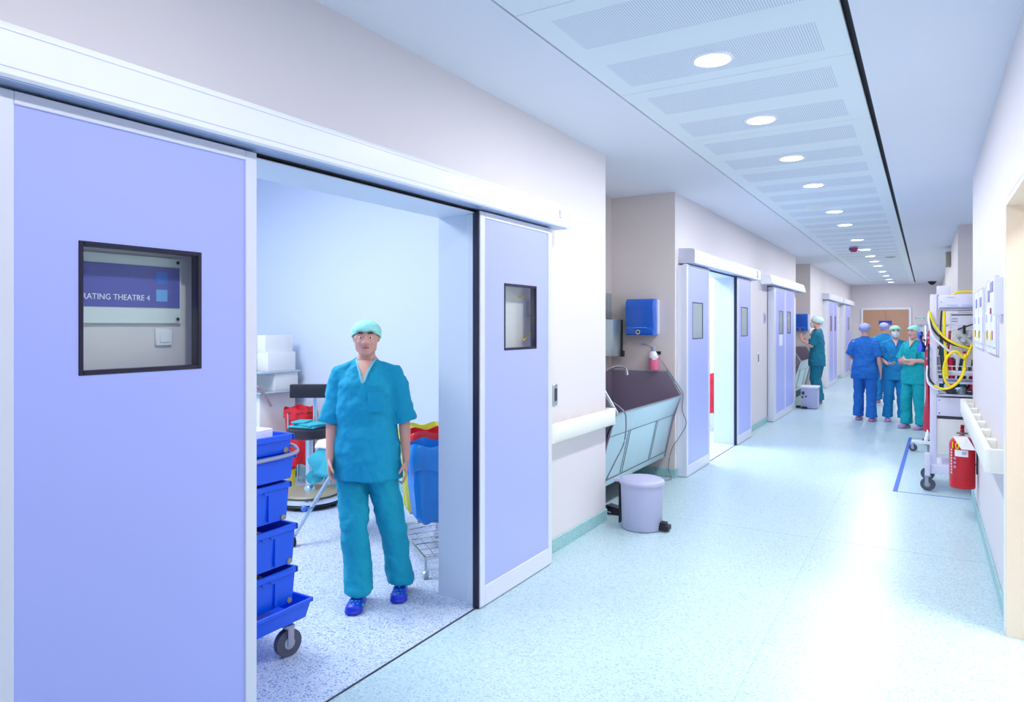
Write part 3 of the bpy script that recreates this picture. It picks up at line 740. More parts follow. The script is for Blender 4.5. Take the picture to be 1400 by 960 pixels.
b = MB(); b.box(-2.17, -1.96, 26.875, 26.9, .88, 1.09, .01); b.build('plate', 'white', t)
b = MB(); b.cyl((-2.07, 26.875, .985), (-2.07, 26.85, .985), .055); b.build('sensor_button', 'black', t)

# ------------------------------------------------------------------ right wall panels
def gas_panel(y0, y1, z0, z1, label, cols=2):
    x = XR
    t = thing('gas_valve_board', label, 'gas panel', (x, (y0 + y1) / 2, z0))
    b = MB(); b.box(x - .012, x, y0, y1, z0, z1, .003, 1); b.build('backboard', 'white', t)
    b = MB(); f = .006
    for a in ((y0, y0 + f, z0, z1), (y1 - f, y1, z0, z1), (y0, y1, z0, z0 + f), (y0, y1, z1 - f, z1), ((y0 + y1) / 2 - .003, (y0 + y1) / 2 + .003, z0, z1)):
        b.box(x - .0135, x - .012, a[0], a[1], a[2], a[3])
    b.build('board_border', 'groove', t, shade=False)
    w = (y1 - y0) / cols
    for k in range(cols):
        c = y0 + w * (k + .5); hgt = z1 - z0
        b = MB(); b.box(x - .024, x - .012, c - w * .36, c + w * .36, z0 + hgt * .10, z0 + hgt * .56, .004); v = b.build('valve_window', 'header', t)
        b = MB(); b.box(x - .026, x - .024, c - w * .12, c + w * .12, z0 + hgt * .42, z0 + hgt * .53); b.build('gauge_strip', 'panelblue', v, shade=False)
        b = MB(); b.box(x - .026, x - .024, c + .0 * w, c + w * .2, z0 + hgt * .17, z0 + hgt * .29); b.build('yellow_label', 'hoseyellow', v, shade=False)
        b = MB(); b.box(x - .026, x - .024, c - w * .22, c - w * .10, z0 + hgt * .19, z0 + hgt * .31); b.build('red_label', 'plum', v, shade=False)
        b = MB(); b.box(x - .016, x - .012, c - w * .16, c + w * .16, z0 + hgt * .70, z0 + hgt * .86, .002, 1); b.build('slot', 'slotblue', t)
gas_panel(6.12, 7.12, 1.42, 1.88, 'white gas valve panel further along the right wall, away from the beige doorway')
gas_panel(4.98, 5.78, 1.42, 1.90, 'white gas valve panel close to the beige doorway')
t = thing('glove_dispenser', 'white box dispenser on the right wall beside the beige doorway', 'dispenser', (XR, 4.75, 1.66))
b = MB(); b.box(XR - .05, XR, 4.64, 4.9, 1.66, 1.87, .008); b.build('dispenser_box', 'white', t)
b = MB(); b.box(XR - .053, XR - .05, 4.68, 4.87, 1.79, 1.85, .001, 1); b.build('window_slot', 'slotblue', t)
b = MB(); b.box(XR - .054, XR - .05, 4.80, 4.86, 1.665, 1.70, .001, 1); b.build('red_button', 'plum', t)

# ------------------------------------------------------------------ fire extinguisher
ex, ey, eb = .262, 6.93, .235
t = thing('fire_extinguisher', 'red fire extinguisher hung on the right wall below the handrail', 'fire extinguisher', (ex, ey, eb))
b = MB()
b.lathe([(0, eb + .012), (.078, eb + .012), (.082, eb), (.09, eb), (.094, eb + .012), (.094, eb + .065), (.0925, eb + .068), (.094, eb + .071), (.094, eb + .36), (.088, eb + .385), (.07, eb + .41), (.035, eb + .43), (.024, eb + .437), (0, eb + .437)], (ex, ey, 0), 40)
b.build('cylinder_body', 'red', t)
z = eb + .435
b = MB(); b.cyl((ex, ey, z), (ex, ey, z + .035), .018); b.cyl((ex - .04, ey, z + .02), (ex + .04, ey, z + .02), .008); b.build('valve', 'brown', t)
b = MB(); b.box(ex - .014, ex + .014, ey - .09, ey + .05, z + .04, z + .048, .002, rot=Matrix.Rotation(-.25, 3, 'X')); b.box(ex - .014, ex + .014, ey - .08, ey + .04, z + .062, z + .07, .002, rot=Matrix.Rotation(-.55, 3, 'X')); b.build('lever', 'red', t)
b = MB(); b.box(ex - .012, ex + .012, ey - .03, ey + .0, z + .04, z + .07, .004); b.build('pin_block', 'black', t)
b = MB(); b.quad((ex - .07, ey - .065, z - .002), (ex + .03, ey - .08, z + .006), (ex + .09, ey - .115, z - .10), (ex - .01, ey - .118, z - .10), .002); b.build('inspection_tag', 'paper', t)
def wrap(name, m, a0, a1, z0, z1, par=t, r=.0945, mesh=None):
    b = MB(); n = 14; bm = b.bm
    for i in range(n):
        u = a0 + (a1 - a0) * i / n; v = a0 + (a1 - a0) * (i + 1) / n
        ps = [bm.verts.new((ex + r * math.sin(q), ey - r * math.cos(q), zz)) for q, zz in ((u, z0), (v, z0), (v, z1), (u, z1))]
        bm.faces.new(ps)
    bmesh.ops.remove_doubles(bm, verts=bm.verts, dist=1e-5)
    g = bmesh.ops.extrude_face_region(bm, geom=list(bm.faces))
    for e in g['geom']:
        if isinstance(e, bmesh.types.BMVert):
            d = Vector((e.co.x - ex, e.co.y - ey, 0)).normalized(); e.co += d * .0006
    return b.build(name, m, par)
wrap('paper_label', 'paper', -.62, .42, eb + .27, eb + .325)
wrap('label_print', 'panelblue', -.05, .28, eb + .288, eb + .312, r=.0953)
tx = text('10', .075, 'hoseyellow', t, on_back(ex - .086, ey - .075, eb + .335) @ Matrix.Rotation(-.6, 4, 'Y'), name='capacity_number', ext=.002)
for k in range(3):
    zz = eb + .25 - k * .035; a = -.62
    b = MB(); c = Vector((ex + .094 * math.sin(a), ey - .094 * math.cos(a), zz)); d = Vector((math.sin(a), -math.cos(a), 0))
    b.cyl(c - d * .002, c + d * .0015, .011, n=16); b.build('class_symbol', 'grey', t)
wrap('side_print', 'lips', -1.05, -.85, eb + .11, eb + .33)
b = MB()
for k in range(9):
    zz = eb + .12 + k * .024
    for q in (-1.02, -.98, -.94, -.90):
        c = Vector((ex + .0952 * math.sin(q), ey - .0952 * math.cos(q), zz)); b.box(c.x - .001, c.x + .001, c.y - .001, c.y + .001, zz, zz + .014)
b.build('fine_print', 'paper', t, shade=False)
b = MB(); b.box(XR - .012, XR, ey - .02, ey + .02, eb + .12, eb + .42, .002, 1); b.cyl((XR - .012, ey, eb + .33), (ex + .09, ey, eb + .33), .006); b.cyl((XR - .012, ey, eb + .2), (ex + .09, ey, eb + .2), .006); b.build('wall_bracket', 'dkgrey', t)

# ------------------------------------------------------------------ floor tape
b = MB(); b.box(-.255, .345, 7.575, 7.592, 0, .0012); b.prism([(-.275, 7.575), (-.235, 7.575), (-.17, 11.3), (-.21, 11.3)], 'z', 0, .0012); b.box(-.21, .36, 11.3, 11.33, 0, .0012)
tag(b.build('floor_tape', 'tape', shade=False), 'blue tape lines marking the floor bay around the equipment trolley', 'floor tape')

# ------------------------------------------------------------------ equipment trolley in the bay
cx0, cx1, cy0, cy1 = .035, .66, 7.8, 8.32
t = thing('equipment_trolley', 'tall white endoscopy style trolley with hoses parked in the taped bay', 'trolley', ((cx0 + cx1) / 2, (cy0 + cy1) / 2, 0))
b = MB()
for x in (cx0, cx1 - .055):
    for y in (cy0, cy1 - .055):
        b = MB(); b.box(x, x + .055, y, y + .055, .24, 1.90, .006); b.build('frame_post', 'cartwhite', t)
def caster(par, x, y, r=.062, z=None, m='rubber', an=1.3, k=1.0):
    a = Vector((math.cos(an), math.sin(an), 0)); c = Vector((x, y, r + .001)); R3 = Matrix.Rotation(an, 3, 'Z')
    b = MB(); b.cyl(c - a * .015 * k, c + a * .015 * k, r, n=32); w = b.build('caster', m, par)
    b = MB(); b.cyl(c - a * .018 * k, c + a * .018 * k, r * .42, n=20); b.cyl(c - a * .022 * k, c + a * .022 * k, r * .14, n=12); b.build('hub', 'grey', w)
    b = MB(); p = (x, y, 0)
    for q in (-1, 1): b.box(x + q * .020 * k - .003, x + q * .020 * k + .003, y - .012, y + .02, r - .01, r * 2 + .015, .002, rot=R3, piv=p)
    b.box(x - .023 * k, x + .023 * k, y - .025, y + .025, r * 2 + .008, r * 2 + .022, .003, rot=R3, piv=p); b.build('fork', 'grey', w)
    return w
for x in (cx0 - .02, cx1 - .05):
    for y in (cy0 - .02, cy1 - .0): caster(t, x, y + .02 if y > 8 else y)
b = MB(); b.box(cx0 - .04, cx1 + .01, cy0 - .03, cy1 + .02, .17, .255, .006); b.box(cx0 - .045, cx0 - .0, cy0 - .06, cy0 - .02, .15, .37, .006)
b.build('base_frame', 'cartwhite', t)
for z in (1.745, 1.12, 1.04, .92):
    b = MB(); b.box(cx0 + .03, cx1 - .03, cy0 + .02, cy1 - .02, z, z + .018, .003); b.build('shelf_board', 'cartwhite', t)
b = MB(); b.box(cx0 + .055, cx1 - .055, cy0 + .005, cy0 + .03, .73, .905, .004); dr = b.build('drawer_front', 'cartwhite', t)
b = MB()
for x in (cx0 + .075, cx0 + .27):
    for z in (.755, .88): b.cyl((x, cy0 + .005, z), (x, cy0 + .001, z), .006, n=10)
b.build('screw_head', 'dkgrey', dr)
b = MB(); b.box(cx0 + .05, cx1 - .05, cy0 + .015, cy0 + .03, .70, .728); b.build('shadow_gap_strip', 'dkgrey', t, shade=False)
b = MB(); b.box(cx0 + .055, cx1 - .055, cy0 + .012, cy0 + .03, .36, .70, .003); b.box(cx0 + .055, cx1 - .055, cy0 + .03, cy1 - .03, .36, .90); b.build('lower_cabinet', 'offwhite', t)
# wire basket on upper shelf
b = MB()
for k in range(14): b.cyl((cx0 + .06 + k * .04, cy0 + .01, 1.125), (cx0 + .06 + k * .04, cy0 + .01, 1.21), .002, n=6)
b.cyl((cx0 + .0, cy0 + .01, 1.21), (cx1, cy0 + .01, 1.21), .004, n=8); b.cyl((cx0 + .05, cy0 + .01, 1.165), (cx1, cy0 + .01, 1.165), .003, n=8)
b.build('wire_guard', 'header', t)
# devices on it: top console
def box_device(name, label, x0, x1, y0, y1, z0, z1, m, front=None, cat='medical device'):
    d = thing(name, label, cat, ((x0 + x1) / 2, (y0 + y1) / 2, z0))
    b = MB(); b.box(x0, x1, y0, y1, z0, z1, .008); b.build('case', m, d)
    if front:
        for nm, mm, a in front:
            b = MB(); b.box(a[0], a[1], y0 - .004, y0, a[2], a[3], .001, 1); b.build(nm, mm, d)
    return d
d = box_device('console_unit', 'wide white console on top of the equipment trolley', cx0 + .07, cx1 + .02, cy0 - .03, cy1 - .1, 1.765, 1.895, 'cartwhite',
    [('badge', 'groove', (cx0 + .13, cx0 + .2, 1.865, 1.872)), ('connector_row', 'groove', (cx0 + .14, cx0 + .22, 1.785, 1.80)), ('connector_row', 'groove', (cx0 + .26, cx0 + .33, 1.785, 1.80)), ('power_button', 'grey', (cx0 + .085, cx0 + .095, 1.82, 1.83)), ('lower_bezel', 'grey', (cx0 + .08, cx1, 1.767, 1.775))])
box_device('control_box', 'small white box standing on the top console of the trolley', cx0 + .055, cx0 + .165, cy0 + .05, cy0 + .2, 1.897, 1.985, 'cartwhite', None)
d = box_device('monitor_unit', 'slim white monitor unit on the trolley under the top console', .20, .60, cy0 + .06, cy0 + .36, 1.60, 1.72, 'white', [('display_slot', 'dkgrey', (.21, .55, 1.695, 1.705)), ('button_row', 'slotblue', (.215, .26, 1.66, 1.668)), ('button_row', 'slotblue', (.215, .26, 1.635, 1.643))])
b = MB(); b.box(.19, .62, cy0 + .03, cy1 - .05, 1.582, 1.60, .003); b.build('shelf_board', 'cartwhite', t)
# pump cluster
d = thing('infusion_pump', 'white pump block with metal knobs in the middle of the trolley', 'medical device', (.30, cy0 + .1, 1.28))
b = MB(); b.box(.205, .43, cy0 + .05, cy0 + .2, 1.28, 1.555, .012, rot=Matrix.Rotation(.12, 3, 'Y')); b.build('pump_body', 'offwhite', d)
b = MB()
for (x, z, r) in ((.26, 1.50, .018), (.30, 1.46, .026), (.35, 1.50, .02), (.33, 1.40, .022), (.28, 1.40, .014)): b.cyl((x, cy0 + .05, z), (x, cy0 + .0, z), r, r * .8, n=16)
b.build('knob', 'steel', d)
b = MB(); b.box(.25, .27, cy0 + .035, cy0 + .05, 1.325, 1.345, .002); b.box(.30, .33, cy0 + .035, cy0 + .05, 1.33, 1.35, .002); b.build('red_port', 'red', d)
b = MB(); b.box(.30, .325, cy0 + .01, cy0 + .04, 1.52, 1.60, .004); b.cyl((.26, cy0 + .03, 1.56), (.40, cy0 + .03, 1.62), .006, n=8); b.build('clamp', 'black', d)
b = MB(); b.box(cx0 + .055, cx0 + .1, cy0 + .05, cy0 + .3, 1.14, 1.3, .01); tag(b.build('power_brick', 'grey'), 'grey block on the wire guarded shelf of the trolley', 'medical device')
random.seed(3)
names = [('metal_clamp', 'steel', 'metal clamp lying on the open shelf above the trolley drawer, %s'), ('black_connector', 'dkgrey', 'black connector on the open shelf above the trolley drawer, %s')]
where = ['beside the left post', 'second from the left post', 'third from the left post', 'nearest the wall corner']
for k in range(4):
    x = .13 + k * .075; nm, mm, lb = names[k % 2]
    b = MB(); b.box(x - .03, x + .03, cy0 + .04, cy0 + .12, .94, .965 + .02 * (k % 3), .008, rot=Matrix.Rotation(.3 * k, 3, 'Z'))
    b.tube([(x - .03, cy0 + .05, .965), (x, cy0 + .03, 1.0), (x + .03, cy0 + .07, .96)], .006)
    tag(b.build(nm, mm), lb % where[k], 'connector')
# post clips with hoses down the left post
b = MB()
for z in (1.47, 1.37, 1.27, 1.17, 1.07): b.box(cx0 - .035, cx0, cy0 - .01, cy0 + .03, z, z + .018, .003)
b.build('hose_clip', 'grey', t)
yh = cy0 - .05
def hose(label, pts, m, r): return tag(MB().tube(pts, r, 10).build('gas_hose', m), label, 'hose', 'hoses draped on the equipment trolley')
def P(px, py, y=yh):
    """world point on the vertical plane at depth row y that the hose passes"""
    # solve X for plane Y=y
    k = (px - 700) / F
    X = (k * math.cos(TH) * y - math.sin(TH) * y) / (math.cos(TH) + k * math.sin(TH))
    d = -math.sin(TH) * X + math.cos(TH) * y
    return (X, y, H - (py - 445) * d / F)
hose('yellow hose hooked over the trolley post and swooping right', [P(1272, 429, yh + .03), P(1271, 427), P(1277, 443), P(1290, 460, yh - .02), P(1308, 471, yh - .03), P(1332, 478, yh)], 'hoseyellow', .011)
hose('black hose beneath the swooping yellow hose', [P(1271, 430, yh + .03), P(1274, 447, yh), P(1287, 462), P(1306, 472, yh - .01), P(1332, 475, yh + .02)], 'hoseblack', .010)
hose('white hose from the post top down toward the pump', [P(1270, 428, yh + .03), P(1270, 440), P(1276, 460), P(1290, 474, yh), P(1307, 487, yh + .03)], 'hosewhite', .010)
hose('thick yellow hose hanging straight down inside the trolley', [P(1291, 425, yh + .02), P(1291, 450, yh + .02), P(1292.5, 480, yh + .02), P(1295, 515, yh + .02)], 'hoseyellow', .013)
hose('thin black hose hanging straight beside the yellow one', [P(1287.5, 425, yh + .04), P(1286, 450, yh + .04), P(1286.5, 490, yh + .04), P(1291, 525, yh + .03)], 'hoseblack', .008)
hose('yellow hose coiled into an upright loop', [P(1320, 485, yh - .03), P(1318, 490, yh - .05), P(1307, 480.5, yh - .06), P(1296, 487, yh - .06), P(1290.5, 503, yh - .06), P(1292, 520, yh - .06), P(1300, 528, yh - .05), P(1310, 522, yh - .04), P(1317, 508, yh - .03), P(1320, 492, yh - .02), P(1330, 470, yh - .01)], 'hoseyellow', .012)
hose('white hose drooping under the yellow loop', [P(1268, 500, yh), P(1267.5, 515, yh), P(1271, 526, yh - .01), P(1282, 532.5, yh - .02), P(1296, 532, yh - .02)], 'hosewhite', .010)
hose('dark hose drooping from the post under the loop', [P(1270, 470, yh), P(1269.5, 500, yh), P(1271, 518, yh - .01), P(1281, 529, yh - .02), P(1295, 534, yh - .03), P(1308, 527, yh - .03), P(1319, 503, yh - .02)], 'hoseblack', .009)
hose('yellow hose resting beneath the loop', [P(1277, 527, yh - .02), P(1289, 532, yh - .05), P(1302, 529, yh - .07), P(1313, 519, yh - .07), P(1320, 503, yh - .05)], 'hoseyellow', .010)
hose('yellow hose arching over the top console', [P(1300, 405, cy0 + .06), P(1308, 400.5, cy0 + .06), P(1320, 398.5, cy0 + .06), P(1338, 400, cy0 + .06)], 'hoseyellow', .011)

# ------------------------------------------------------------------ lead apron rack
ry = 10.45
t = thing('apron_rack', 'white wheeled rack carrying lead aprons behind the equipment trolley', 'rack', (.4, ry, 0))
b = MB()
b.cyl((-.1, ry, 1.60), (1.0, ry, 1.60), .014, n=12)
for x in (-.0, .95): b.box(x - .018, x + .018, ry - .018, ry + .018, .1, 1.6, .003)
b.build('rack_frame', 'chrome', t)
b = MB()
for x in (-.0, .95): b.box(x - .02, x + .02, ry - .32, ry + .32, .10, .15, .005)
b.box(0, .95, ry - .02, ry + .02, .11, .14, .003); b.box(-.16, .10, ry - .34, ry - .29, .10, .14, .005); b.build('rack_foot', 'header', t)
b = MB(); b.tube([(-.0, ry - .32, .14), (.04, ry - .2, .35), (.06, ry - .08, .55)], .018); b.build('brace', 'header', t)
for x in (-.14, .95):
    for y in (ry - .32, ry + .32): caster(t, x if y < ry or x > 0 else 0, y, .045)
def apron(k, x, m, label, zt=1.53, zb=.36, w=.2, th=.035):
    """hangs edge-on from the rail: broad in Y, thin in X, folds wavy"""
    t = thing('lead_apron', label, 'lead apron', (x, ry, zb), group='lead aprons on the rack')
    b = MB(); R = []
    n = 9
    for i in range(n + 1):
        f = i / n; z = zb + (zt - zb) * f
        wy = (w + .06 * (1 - f)) * (1 if f < .86 else (1 - (f - .86) * 3.2))
        wx = th * (1 + .5 * math.sin(f * 9 + k)) * (.7 + .6 * (1 - f))
        R.append(((x + .012 * math.sin(f * 6 + k * 2), ry + .02 * math.sin(f * 4 + k), z), wx, wy))
    b.loft(R, 20); ap = b.build('apron_cloth', m, t)
    b = MB(); b.loft([((x + .01, ry, zb + .55 * (zt - zb)), th * 1.35, w * 1.02), ((x + .01, ry, zb + .61 * (zt - zb)), th * 1.35, w * 1.02)], 20)
    b.loft([((x, ry, zb + .80 * (zt - zb)), th * 1.2, w * .99), ((x, ry, zb + .83 * (zt - zb)), th * 1.2, w * .99)], 20); b.build('strap', 'strap', ap)
    b = MB(); b.tube([(x, ry, zt - .06), (x, ry, zt + .02), (x, ry + .014, 1.60), (x, ry, 1.622), (x, ry - .02, 1.60)], .004, 6); b.cyl((x, ry - .17, zt - .04), (x, ry + .17, zt - .04), .008, n=8); b.build('hanger', 'chrome', t)
    return t
cols = ['lead_red', 'lead_green', 'lead_red', 'lead_green', 'lead_red', 'lead_green', 'lead_green', 'lead_blue']
apron(0, -.055, 'lead_blue', 'short blue lead apron at the free end of the rack', 1.52, 1.26, .12, .03)
apron(1, .035, 'lead_red', 'long red lead apron hanging beside the trolley post', 1.53, .24, .24, .042)
apron(2, .17, 'lead_green', 'dark green lead apron right behind the trolley post')
apron(3, .27, 'lead_red', 'red lead apron seen through the trolley between green ones', 1.53, .6)
apron(4, .40, 'lead_green', 'dark green lead apron seen through the trolley middle')
apron(5, .50, 'lead_red', 'red lead apron next to the blue one behind the pump')
apron(6, .62, 'lead_green', 'dark green lead apron almost hidden by the wall corner')

# ------------------------------------------------------------------ theatre room contents
def crate(x0, x1, y0, y1, z0, z1, label, ribs=True, band=False):
    t = thing('storage_crate', label, 'crate', ((x0 + x1) / 2, (y0 + y1) / 2, z0), group='blue crates stacked on the dolly')
    ins = .016; w = .004
    b = MB()
    # tapered body made of four walls and a floor
    zt = z1 - .0
    def wall(pa, pb, pc, pd): b.quad(pa, pb, pc, pd, w)
    a0, a1, c0, c1 = x0 + ins, x1 - ins, y0 + ins, y1 - ins
    b.quad((a1, c0, z0), (a1, c1, z0), (x1 - .006, y1 - .006, zt), (x1 - .006, y0 + .006, zt), w)
    b.quad((a0, c1, z0), (a0, c0, z0), (x0 + .006, y0 + .006, zt), (x0 + .006, y1 - .006, zt), w)
    b.quad((a1, c1, z0), (a0, c1, z0), (x0 + .006, y1 - .006, zt), (x1 - .006, y1 - .006, zt), w)
    b.quad((a0, c0, z0), (a1, c0, z0), (x1 - .006, y0 + .006, zt), (x0 + .006, y0 + .006, zt), w)
    b.box(a0, a1, c0, c1, z0, z0 + .004)
    cr = b.build('crate_body', 'blue', t, shade=False)
    b = MB(); r = .012
    b.box(x0 - .004, x1 + .004, y0 - .004, y0 + r, zt - .028, zt, .003, 1); b.box(x0 - .004, x1 + .004, y1 - r, y1 + .006, zt - .028, zt, .003, 1)
    b.box(x0 - .004, x0 + r, y0, y1, zt - .028, zt, .003, 1); b.box(x1 - r, x1 + .004, y0, y1, zt - .028, zt, .003, 1)
    if ribs:
        for k in range(9):
            yy = y0 + .06 + k * (y1 - y0 - .2) / 8; b.cyl((x1 - .004, yy, zt - .03), (x1 - .002, yy, zt - .03), .016, n=12)
        b.box(x1 - .014, x1 - .002, y1 - .13, y1 - .12, z0 + .01, zt - .02); 
    b.build('rim', 'blue', t)
    if band:
        b = MB(); b.tube([(x1 + .006, y0, zt - .012), (x1 + .008, (y0 + y1) / 2, zt - .012), (x1 + .006, y1 - .02, zt - .004), (x1 - .01, y1 + .012, zt + .02), (x1 - .05, y1 + .012, zt + .03)], .009); b.build('bail_handle', 'grey', t)
    else:
        b = MB(); b.cyl((a1 + .001, c1 - .02, z0 + .012), (a1 + .006, c1 - .02, z0 + .012), .014, n=14); b.build('corner_foot', 'khaki', t)
    return t
X0, X1 = -3.02, -2.62
zs = [(.262, .431), (.452, .640), (.664, .845), (.860, .985), (.987, 1.076)]
labs = ['blue plastic crate at the bottom of the stack, resting in the dolly', 'blue plastic crate second from the bottom of the stack', 'blue plastic crate in the middle of the stack', 'blue crate with grey carrying handle near the stack top', 'shallow blue crate topmost of the stack, holding white papers']
sh = [0, 0, -.02, -.005, -.012]
for k, ((a, c), l) in enumerate(zip(zs, labs)):
    crate(X0 + sh[k], X1 + sh[k], 1.74, 2.325 + sh[k], a, c, l, ribs=k < 3, band=(k == 3))
# contents visible
b = MB(); b.box(-2.95, -2.70, 1.95, 2.25, 1.0, 1.10, .004, rot=Matrix.Rotation(.15, 3, 'Z')); tag(b.build('paper_stack', 'paper'), 'stack of white papers in the topmost blue crate', 'papers')
b = MB(); b.box(-2.9, -2.75, 2.02, 2.1, 1.101, 1.115, .003); tag(b.build('tray_clip', 'khaki'), 'khaki clip lying on the white papers in the top crate', 'clip')
for k, (z, l) in enumerate(((.40, 'bottom'), (.61, 'second'), (.81, 'middle'))):
    b = MB(); b.box(-2.95, -2.70, 1.85, 2.2, z - .1, z + .005, .02); tag(b.build('instrument_pouch', 'grey' if k else 'khaki'), 'grey wrapped pouch inside the %s crate of the stack' % l, 'pouch')
t = thing('crate_dolly', 'blue wheeled dolly under the crate stack in the doorway', 'dolly', (-2.8, 2.05, 0))
b = MB(); x0, x1, y0, y1 = -3.06, -2.585, 1.70, 2.385
b.quad((x1 - .02, y0, .172), (x1 - .02, y1 - .02, .172), (x1, y1, .262), (x1, y0, .262), .006); b.quad((x1 - .02, y1 - .02, .172), (x0 + .02, y1 - .02, .172), (x0, y1, .262), (x1, y1, .262), .006)
b.quad((x0 + .02, y1, .172), (x0 + .02, y0, .172), (x0, y0, .262), (x0, y1, .262), .006); b.quad((x0, y0 + .02, .172), (x1, y0 + .02, .172), (x1, y0, .262), (x0, y0, .262), .006)
b.box(x0 + .02, x1 - .02, y0 + .01, y1 - .02, .172, .182)
b.box(x0 - .006, x1 + .006, y1 - .004, y1 + .008, .245, .266, .003, 1); b.box(x1 - .006, x1 + .006, y0, y1, .245, .266, .003, 1)
b.build('dolly_tray', 'blue', t, shade=False)
for x in (-2.99, -2.645):
    for y in (1.78, 2.29): caster(t, x, y, .066, an=-.15, k=1.1)

# surgeon stool
sx, sy_ = -4.72, 4.33
t = thing('surgeon_stool', 'black padded surgeon stool with backrest and round steel base', 'stool', (sx, sy_, 0))
b = MB(); b.lathe([(0, .60), (.17, .60), (.195, .615), (.2, .65), (.195, .68), (.17, .69), (0, .693)], (sx, sy_, 0), 40); b.build('seat', 'seat', t)
b = MB(); b.cyl((sx, sy_, .12), (sx, sy_, .60), .033); b.lathe([(.05, .12), (.05, .15), (.036, .17)], (sx, sy_, 0)); b.build('column', 'steel', t)
b = MB(); b.lathe([(0, .10), (.19, .10), (.25, .09), (.255, .11), (.24, .125), (.1, .128), (0, .13)], (sx, sy_, 0), 48); b.build('foot_plate', 'khaki', t)
b = MB(); b.lathe([(.27, .06), (.285, .06), (.29, .075), (.285, .10), (.268, .10), (.262, .08), (.27, .06)], (sx, sy_, 0), 48); b.build('foot_ring', 'chrome', t)
b = MB(); b.lathe([(.10, .03), (.27, .03), (.285, .045), (.27, .06), (.1, .06), (.1, .03)], (sx, sy_, 0), 48); b.build('base_skirt', 'black', t)
for a in range(5):
    an = a * 2 * PI / 5 + .3; caster(t, sx + .24 * math.cos(an), sy_ + .24 * math.sin(an), .028, m='black', k=.6)
dirb = Vector((-.55, .83, 0)); side = Vector((.83, .55, 0)); c = Vector((sx, sy_, 0)) + dirb * .18
b = MB(); b.box(-.21, .21, -.025, .025, -.062, .062, .012)
R3 = Matrix(((side.x, dirb.x, 0), (side.y, dirb.y, 0), (0, 0, 1)))
for v in b.bm.verts:
    bend = (v.co.x ** 2) * -1.0; v.co = c + R3 @ Vector((v.co.x, v.co.y + bend * .9, v.co.z)) + Vector((0, 0, 1.0))
b.build('backrest', 'black', t)
b = MB(); p = Vector((sx, sy_, .61)); b.tube([p, p + dirb * .19 + Vector((0, 0, .01)), p + dirb * .215 + Vector((0, 0, .10)), c + dirb * .03 + Vector((0, 0, 1.0))], .02); b.build('back_arm', 'steel', t)
# folded teal gown on the seat
b = MB(); random.seed(5)
b.box(sx - .14, sx + .13, sy_ - .12, sy_ + .1, .694, .712, .008, rot=Matrix.Rotation(.2, 3, 'Z')); b.box(sx - .10, sx + .14, sy_ - .1, sy_ + .1, .712, .732, .009, rot=Matrix.Rotation(-.1, 3, 'Z')); b.box(sx - .13, sx + .0, sy_ - .11, sy_ + .06, .732, .748, .007, rot=Matrix.Rotation(.35, 3, 'Z'))
tag(b.build('folded_gown', 'teal_drape'), 'folded teal gown lying on the black stool seat', 'gown')

# red bag stand, yellow bins
def bag_bin(name, label, cat, x, y, r, z0, z1, m, ring=True, sq=False, stand=True):
    t = thing(name, label, cat, (x, y, 0))
    b = MB(); n = 40; R = []
    rnd = random.Random(int(x * 1000)); ph = [rnd.random() * 6 for _ in range(6)]
    bm = b.bm; lv = [(0, z0), (r * .75, z0), (r * .85, z0 + .06), (r * .9, (z0 + z1) / 2), (r, z1 - .03), (r * 1.04, z1), (r * 1.10, z1 - .05), (r * 1.08, z1 - .10)]
    rings = []
    for i, (rr, z) in enumerate(lv):
        if rr == 0: rings.append([bm.verts.new((x, y, z))] * n); continue
        rings.append([])
        for k in range(n):
            a = 2 * PI * k / n
            w = rr * (1 + .05 * math.sin(9 * a + ph[i % 6]) + .03 * math.sin(17 * a + ph[(i + 2) % 6]))
            rings[-1].append(bm.verts.new((x + w * math.cos(a), y + w * math.sin(a), z + .012 * math.sin(5 * a + ph[i % 6]))))
    for A, B in zip(rings, rings[1:]):
        for k in range(n):
            vs = [A[k], A[(k + 1) % n], B[(k + 1) % n], B[k]]
            u = []
            for v in vs:
                if v not in u: u.append(v)
            if len(u) > 2: bm.faces.new(u)
    b.build('bag', m, t)
    if ring:
        b = MB(); b.tube([(x + r * 1.06 * math.cos(a * PI / 12), y + r * 1.06 * math.sin(a * PI / 12), z1 - .045) for a in range(25)], .006, 6); b.build('hoop', 'black', t)
    if stand:
        for a in (0.5, 2.6, 4.7): b = MB(); b.cyl((x + r * math.cos(a), y + r * math.sin(a), .0), (x + r * 1.06 * math.cos(a), y + r * 1.06 * math.sin(a), z1 - .045), .008, n=8); b.build('leg', 'steel', t)
    return t
bag_bin('waste_bag_stand', 'red waste bag on a hooped stand behind the black stool', 'waste bag', -5.38, 4.82, .15, .22, .78, 'redbag')
bag_bin('waste_bag_stand', 'yellow waste bag on a stand behind the draped instrument table', 'waste bag', -5.00, 4.90, .13, .12, .72, 'yellowbag')
t = thing('sharps_bin', 'yellow sharps bin with red lid on the floor behind the crates', 'sharps bin', (-5.24, 4.50, 0))
b = MB(); b.lathe([(0, .003), (.09, .003), (.10, .25), (0, .25)], (-5.24, 4.50, 0)); b.build('tub', 'yellow', t)
b = MB(); b.lathe([(.104, .235), (.108, .265), (.09, .28), (0, .285)], (-5.24, 4.50, 0)); b.build('lid', 'red', t)

